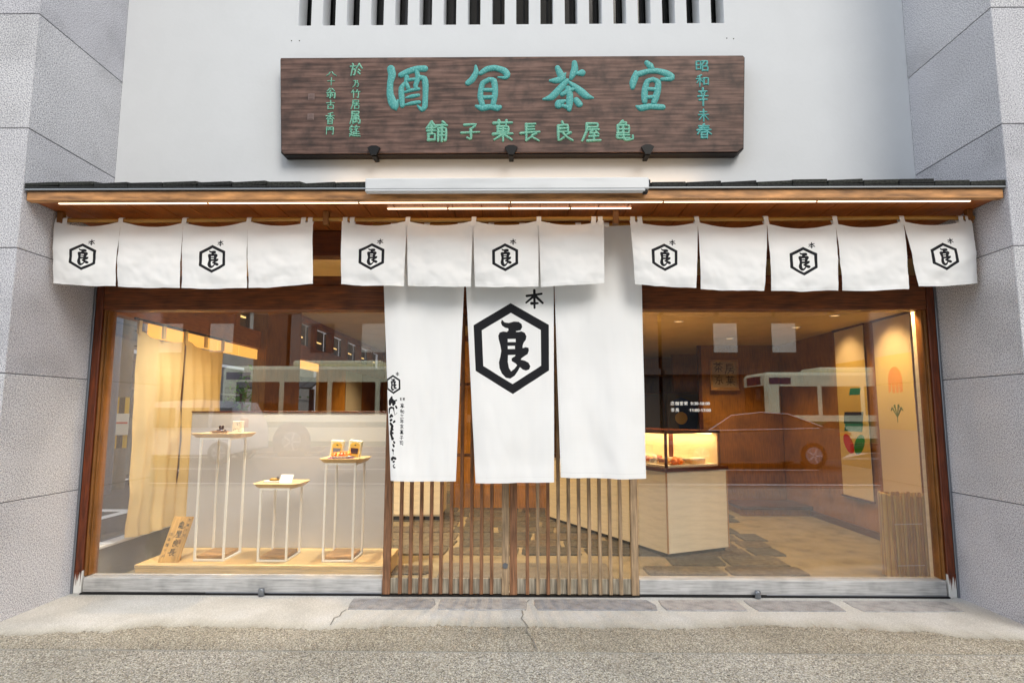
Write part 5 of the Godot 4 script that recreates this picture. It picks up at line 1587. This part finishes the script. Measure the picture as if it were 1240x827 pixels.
# ------------------------------------------------------------------ outside, left of the shop
func alley() -> void:
	var st := mb()
	bb(st, -9.0, -4.1, -0.3, -0.05, -40.0, -0.121)
	struct("side_road", st, M.asphalt, "grey asphalt side street left of the shop", "road")
	st = mb()
	bb(st, -4.1, -3.43, -0.3, -0.03, -40.0, -0.121)
	struct("side_kerb", st, M.concrete, "concrete kerb strip along the side of the shop", "kerb")
	st = mb()
	bb(st, -8.05, -7.9, -0.049, -0.046, -40.0, -1.0)
	for q in [[-5.3, -6.3, -4.15, -3.95], [-5.3, -6.3, -3.25, -3.05], [-5.3, -5.45, -4.15, -3.05], [-6.15, -6.3, -4.15, -3.05], [-5.0, -5.15, -2.9, -2.0], [-5.6, -5.75, -2.9, -2.0]]:
		bb(st, minf(q[0], q[1]), maxf(q[0], q[1]), -0.049, -0.0455, q[2], q[3])
	struct("road_marking", st, M.road_paint, "white painted edge line and letters on the side street", "road marking")
	var nb := thing("neighbour_building", "grey concrete building across the side street", "building")
	boxp("wall", -12.0, -8.6, -0.3, 8.0, -30.0, 0.6, M.concrete, nb, 0.0)
	for k in 6:
		boxp("band", -8.6, -8.55, 0.9 + k * 0.9, 0.95 + k * 0.9, -30.0, 0.6, M.concrete, nb, 0.0)
	for k in 3:
		var zc := -9.5 - k * 4.0
		boxp("window", -8.62, -8.56, 1.2, 2.6, zc - 0.8, zc + 0.8, plain(Color(0.1, 0.11, 0.12), 0.2), nb, 0.0)
		boxp("window_frame", -8.6, -8.54, 2.6, 2.68, zc - 0.86, zc + 0.86, M.aluminium, nb, 0.0)
	var gb := thing("granite_house", "tall grey granite fronted building farther up the side street", "building")
	boxp("wall", -9.0, -4.8, -0.3, 8.0, -26.0, -21.0, M.granite, gb, 0.0)
	boxp("door", -7.2, -6.2, -0.05, 2.2, -21.0, -20.94, M.dark, gb, 0.0)
	boxp("window", -5.9, -5.1, 1.0, 2.2, -21.0, -20.95, plain(Color(0.1, 0.11, 0.12), 0.2), gb, 0.0)
	# a leafy shrub by the small garden eave, seen through the second side window
	var sh := thing("garden_shrub", "green leafy shrub seen through the far side window", "shrub", Vector3(-4.55, -0.05, -6.3))
	rng.seed = 5
	st = mb()
	for k in 5:
		var d := Vector3(rng.randf_range(-0.25, 0.25), 0.9 + 0.25 * k, rng.randf_range(-0.25, 0.25))
		tube(st, Vector3.ZERO, d, 0.025, 0.008, 6)
	part("trunk", st, M.maple_edge, sh)
	st = mb()
	st.set_smooth_group(-1)
	for k in 900:
		var c := Vector3(rng.randfn() * 0.24, 1.45 + rng.randfn() * 0.3, rng.randfn() * 0.26)
		var bs := Basis.from_euler(Vector3(rng.randf() * TAU, rng.randf() * TAU, rng.randf() * TAU)) * rng.randf_range(0.03, 0.06)
		quad(st, c + bs * Vector3(-1, 0, 0), c + bs * Vector3(0, 0.45, 0.1), c + bs * Vector3(1, 0, 0), c + bs * Vector3(0, -0.45, 0.1), bs * Vector3(0, 0, 1))
	var leaf := plain(Color(0.28, 0.42, 0.12), 0.6)
	leaf.backlight_enabled = true
	leaf.backlight = Color(0.3, 0.5, 0.1)
	part("crown", st, leaf, sh).set_meta("kind", "stuff")
	var ev := thing("garden_eave", "small dark tiled eave over the garden gate up the side street", "eave", Vector3(-4.6, 1.86, -7.0))
	for k in 8:
		st = mb()
		bx(st, Vector3(-0.7 + 0.2 * k, 0, 0), Vector3(0.19, 0.035, 0.8), 0.012, Basis(Vector3.RIGHT, 0.3))
		part("tile", st, M.shingle[k % 4], ev)
	boxp("post", -0.7, -0.62, -1.88, -0.12, -0.1, -0.02, M.jamb, ev, 0.004)
	boxp("post", 0.62, 0.7, -1.88, -0.12, -0.1, -0.02, M.jamb, ev, 0.004)
	# pipes and utility pole on the far side
	for q in [[-7.2, -6.5, 0.14, "grey concrete utility pole with yellow and black wrap", true], [-7.3, -7.15, 0.07, "grey steel downpipe behind the utility pole", false], [-6.9, -5.75, 0.10, "thick grey steel post nearest the corner", false]]:
		var u := thing("utility_pole" if q[4] else "steel_post", q[3], "pole", Vector3(q[0], -0.05, q[1]))
		st = mb()
		tube(st, Vector3.ZERO, Vector3(0, 7.5, 0), q[2], q[2] * 0.85, 20)
		part("pole_shaft", st, M.concrete if q[4] else plain(Color(0.42, 0.45, 0.5), 0.5, 0.2), u)
		if q[4]:
			for k in 10:
				var a := TAU * k / 10
				var s2 := mb()
				for i in 3:
					var a0 := a + TAU / 10 * i / 3.0
					var a1 := a + TAU / 10 * (i + 1) / 3.0
					var r := 0.145
					quad(s2, Vector3(cos(a0) * r, 0.72, sin(a0) * r), Vector3(cos(a1) * r, 0.72, sin(a1) * r), Vector3(cos(a1) * r, 1.62, sin(a1) * r), Vector3(cos(a0) * r, 1.62, sin(a0) * r), Vector3(cos(a0), 0, sin(a0)))
				part("wrap_stripe", s2, plain(Color(0.85, 0.68, 0.08), 0.5) if k % 2 == 0 else M.black, u)
			var nt := boxp("notice", -0.13, 0.13, 0.95, 1.33, 0.15, 0.156, M.paper, u, 0.0)
			nt.rotation.y = 0.576
			boxp("notice_line", -0.11, 0.11, 1.15, 1.18, 0.1565, 0.159, plain(Color(0.8, 0.25, 0.1), 0.6), u, 0.0).rotation.y = 0.576
			for k in 5:
				var s3 := mb()
				tube(s3, Vector3(0.1, 2.0 + k * 0.28, 0.0), Vector3(0.5, 2.0 + k * 0.28, -0.5), 0.012, 0.012, 6)
				part("step_bolt", s3, M.dark_track, u)

# ------------------------------------------------------------------ the street that the windows mirror
func street_behind() -> void:
	var st := mb()
	bb(st, -60, 60, -0.4, -0.12, 6.6, 24.0)
	struct("road", st, M.asphalt, "wide asphalt road in front of the shop", "road")
	st = mb()
	bb(st, -60, 60, -0.3, 0.0, 6.42, 6.6, 0.01)
	struct("kerb", st, M.concrete, "concrete kerb of the pavement", "kerb")
	st = mb()
	bb(st, -60, 60, -0.119, -0.116, 7.8, 7.95)
	for k in 12:
		bb(st, -30.0 + k * 5.0, -27.5 + k * 5.0, -0.119, -0.1155, 11.0, 11.15)
	bb(st, -60, 60, -0.119, -0.116, 15.0, 15.2)
	bb(st, -60, 60, -0.119, -0.1165, 17.8, 18.0)
	for k in 8:
		var x := -22.0 + k * 6.0
		quad(st, Vector3(x, -0.115, 15.4), Vector3(x + 2.4, -0.115, 15.4), Vector3(x + 4.4, -0.115, 17.6), Vector3(x + 2.0, -0.115, 17.6), Vector3.UP)
	struct("lane_marking", st, M.road_paint, "white lane lines on the road", "road marking")
	st = mb()
	bb(st, -60, 60, -0.4, 0.0, 24.0, 28.0)
	struct("far_sidewalk", st, M.concrete, "pavement across the road", "pavement")
	# buildings across the road
	var spec := [[-26.0, -12.5, 15.0, Color(0.40, 0.36, 0.32)], [-12.3, -3.0, 12.0, Color(0.55, 0.53, 0.5)], [-2.8, 7.4, 17.0, Color(0.35, 0.33, 0.31)], [7.6, 19.0, 13.0, Color(0.30, 0.27, 0.24)], [19.2, 33.0, 16.0, Color(0.5, 0.48, 0.45)]]
	var told := ["brown office block across the road", "pale grey block across the road", "dark tall block opposite the doorway", "low dark block with white blinds across the road", "grey block at the end across the road"]
	for i in spec.size():
		var b = spec[i]
		var t := thing("office_building", told[i], "building", Vector3(0, 0, 28.0), 0.0, "buildings across the road")
		boxp("wall", b[0], b[1], -0.4, b[2], 0.0, 9.0, plain(b[3], 0.8), t, 0.0)
		var x: float = b[0] + (1.1 if i != 3 else 2.75)
		while x < b[1] - 1.6:
			for f in int((b[2] - 4.0) / 3.2):
				var y := 4.5 + f * 3.2
				var o := boxp("window", x, x + 1.25, y, y + 1.55, -0.03, 0.02, M.paper if (x < 14.5 and i == 3) or (i != 3 and (i * 3 + f + int(x * 3.0)) % 3 != 0) else plain_glass(), t, 0.0)
			x += 2.75 if i != 3 else 3.1
		boxp("shop_opening", b[0] + 0.8, b[1] - 0.8, 0.0, 2.9, -0.04, 0.02, plain(Color(0.16, 0.15, 0.14), 0.3), t, 0.0)
		boxp("cornice", b[0], b[1], 3.3, 3.6, -0.5, -0.001, plain(b[3] * 1.1, 0.7), t, 0.0)
	bus("cream city bus with green band in the far lane", Vector3(14.4, -0.12, 19.6), 0)
	bus("cream city bus passing in the nearer far lane", Vector3(-4.6, -0.12, 16.6), 1)
	sedan()
	van()

func plain_glass() -> Material:
	if not M.has("far_glass"): M.far_glass = plain(Color(0.12, 0.14, 0.16), 0.1)
	return M.far_glass

func wheel(t: Node3D, at: Vector3, r: float, w: float) -> void:
	var st := mb()
	tube(st, at + Vector3(0, 0, -w / 2), at + Vector3(0, 0, w / 2), r, r, 28)
	var wh := part("wheel", st, M.rubber, t)
	st = mb()
	tube(st, at + Vector3(0, 0, -w / 2 - 0.012), at + Vector3(0, 0, -w / 2), r * 0.62, r * 0.66, 24)
	part("rim", st, M.steel, wh)
	for k in 5:
		st = mb()
		var a := TAU * k / 5
		bx(st, at + Vector3(cos(a), sin(a), 0) * r * 0.33 + Vector3(0, 0, -w / 2 - 0.018), Vector3(r * 0.5, r * 0.1, 0.012), 0.0, Basis(Vector3.BACK, a))
		part("spoke", st, M.aluminium, wh)

func bus(label: String, at: Vector3, kind: int) -> void:
	# the bus faces -x; its near side looks at the shop (towards -z)
	var t := thing("city_bus", label, "bus", at, 0.0, "city buses on the road")
	var cream := plain(Color(0.97, 0.97, 0.82), 0.35)
	var green := plain(Color(0.15, 0.42, 0.25), 0.35)
	var win := plain(Color(0.05, 0.055, 0.06), 0.08)
	var L := 10.4
	boxp("body", -L / 2, L / 2, 0.32, 2.95, -1.15, 1.15, cream, t, 0.12)
	boxp("roof_unit", -L / 2 + 2.2, -L / 2 + 5.2, 2.951, 3.16, -0.8, 0.8, cream, t, 0.06)
	boxp("green_band", -L / 2 + 0.15, L / 2 - 0.15, 0.95, 1.12, -1.158, -1.1501, green, t, 0.0)
	boxp("skirt", -L / 2 + 0.15, L / 2 - 0.15, 0.34, 0.5, -1.158, -1.1501, green, t, 0.0)
	for k in 6:
		var x := -L / 2 + 0.5 + k * 1.58
		boxp("window", x, x + 1.42, 1.35, 2.42, -1.16, -1.1501, win, t, 0.0)
	boxp("windscreen", -L / 2 - 0.01, -L / 2 - 0.0001, 1.2, 2.45, -1.0, 1.0, win, t, 0.0)
	boxp("destination_display", -L / 2 + 0.15, -L / 2 + 0.95, 2.5, 2.74, -1.165, -1.1501, plain(Color(0.22, 0.12, 0.28), 0.4), t, 0.0)
	boxp("front_display", -L / 2 - 0.012, -L / 2 - 0.0001, 2.5, 2.82, -0.7, 0.7, plain(Color(0.22, 0.12, 0.28), 0.4), t, 0.0)
	boxp("mirror", -L / 2 - 0.4, -L / 2 - 0.25, 1.9, 2.3, -1.3, -1.15, M.dark, t, 0.02)
	for x in [-L / 2 + 2.4, L / 2 - 2.6]:
		var st := mb()
		tube(st, Vector3(x, 0.5, -1.165), Vector3(x, 0.5, -1.1501), 0.62, 0.62, 28)
		part("wheel_arch", st, M.dark, t)
		wheel(t, Vector3(x, 0.48, -1.03), 0.48, 0.3)
		wheel(t, Vector3(x, 0.48, 1.03), 0.48, 0.3)

func loft(st: SurfaceTool, side: Array, half: Array) -> void:
	# upper and lower outline over x with a half width at each station: [x, y low, y high], halves [low, high]
	st.set_smooth_group(-1)
	for i in side.size() - 1:
		var a = side[i]
		var b = side[i + 1]
		var ha = half[i]
		var hb = half[i + 1]
		for s in [-1.0, 1.0]:
			quad(st, Vector3(a[0], a[1], s * ha[0]), Vector3(b[0], b[1], s * hb[0]), Vector3(b[0], b[2], s * hb[1]), Vector3(a[0], a[2], s * ha[1]), Vector3(0, 0.2, s))
		quad(st, Vector3(a[0], a[2], -ha[1]), Vector3(b[0], b[2], -hb[1]), Vector3(b[0], b[2], hb[1]), Vector3(a[0], a[2], ha[1]), Vector3.UP)
		quad(st, Vector3(a[0], a[1], -ha[0]), Vector3(b[0], b[1], -hb[0]), Vector3(b[0], b[1], hb[0]), Vector3(a[0], a[1], ha[0]), Vector3.DOWN)
	for e in [[0, -1.0], [side.size() - 1, 1.0]]:
		var a = side[e[0]]
		var h = half[e[0]]
		quad(st, Vector3(a[0], a[1], -h[0]), Vector3(a[0], a[1], h[0]), Vector3(a[0], a[2], h[1]), Vector3(a[0], a[2], -h[1]), Vector3(e[1], 0, 0))

func sedan() -> void:
	var t := thing("black_sedan", "black saloon car with chrome window line in the road", "car", Vector3(6.2, -0.12, 12.4))
	var paint := plain(Color(0.025, 0.025, 0.03), 0.15)
	paint.clearcoat_enabled = true
	var st := mb()
	loft(st, [[-2.4, 0.3, 0.62], [-2.2, 0.2, 0.75], [-1.2, 0.18, 0.92], [0.0, 0.18, 0.95], [1.4, 0.2, 1.0], [2.1, 0.25, 1.02], [2.42, 0.4, 0.9]], [[0.7, 0.66], [0.88, 0.8], [0.92, 0.86], [0.92, 0.88], [0.92, 0.86], [0.88, 0.8], [0.8, 0.74]])
	part("body", st, paint, t)
	st = mb()
	loft(st, [[-1.35, 0.9, 0.93], [-0.55, 0.94, 1.38], [0.2, 0.95, 1.45], [0.9, 0.97, 1.4], [1.85, 1.0, 1.04]], [[0.84, 0.8], [0.84, 0.66], [0.85, 0.66], [0.84, 0.66], [0.78, 0.76]])
	part("cabin", st, plain(Color(0.03, 0.032, 0.036), 0.06), t)
	st = mb()
	var top := [Vector3(-1.3, 0.95, -0.86), Vector3(-0.6, 1.36, -0.69), Vector3(0.2, 1.44, -0.685), Vector3(0.9, 1.39, -0.69), Vector3(1.7, 1.07, -0.8)]
	for i in top.size() - 1:
		tube(st, top[i], top[i + 1], 0.016, 0.016, 6)
	tube(st, Vector3(-1.3, 0.97, -0.885), Vector3(1.6, 1.03, -0.885), 0.013, 0.013, 6)
	part("chrome_trim", st, plain(Color(0.85, 0.85, 0.86), 0.15, 0.9), t)
	for x in [-1.5, 1.4]:
		wheel(t, Vector3(x, 0.33, -0.82), 0.33, 0.22)
		wheel(t, Vector3(x, 0.33, 0.82), 0.33, 0.22)
	boxp("tail_light", 2.1, 2.44, 0.84, 0.92, -0.82, -0.6, plain(Color(0.6, 0.03, 0.02), 0.3), t, 0.01)
	boxp("headlight", -2.4, -2.1, 0.6, 0.7, -0.85, -0.6, M.steel, t, 0.01)

func van() -> void:
	var t := thing("white_van", "white hatchback van in the road", "van", Vector3(-9.6, -0.12, 13.4))
	var st := mb()
	loft(st, [[-2.1, 0.3, 0.8], [-1.6, 0.25, 1.0], [-0.9, 0.25, 1.7], [0.5, 0.25, 1.78], [1.6, 0.28, 1.72], [1.9, 0.35, 1.1], [1.95, 0.4, 0.9]], [[0.7, 0.66], [0.84, 0.78], [0.86, 0.7], [0.86, 0.7], [0.85, 0.68], [0.84, 0.76], [0.8, 0.74]])
	part("body", st, plain(Color(0.85, 0.85, 0.86), 0.25), t)
	for q in [[-0.9, -0.05], [0.05, 0.9], [1.0, 1.55]]:
		st = mb()
		prism(st, PackedVector2Array([Vector2(q[0], 1.0), Vector2(q[1], 1.0), Vector2(q[1], 1.55), Vector2(q[0] + 0.06, 1.55)]), -0.87, -0.84)
		part("window", st, M.black, t)
	for x in [-1.3, 1.25]:
		wheel(t, Vector3(x, 0.31, -0.78), 0.31, 0.2)
		wheel(t, Vector3(x, 0.31, 0.78), 0.31, 0.2)
	boxp("tail_light", 1.8, 1.97, 1.0, 1.25, -0.86, -0.7, plain(Color(0.75, 0.05, 0.03), 0.3), t, 0.01)
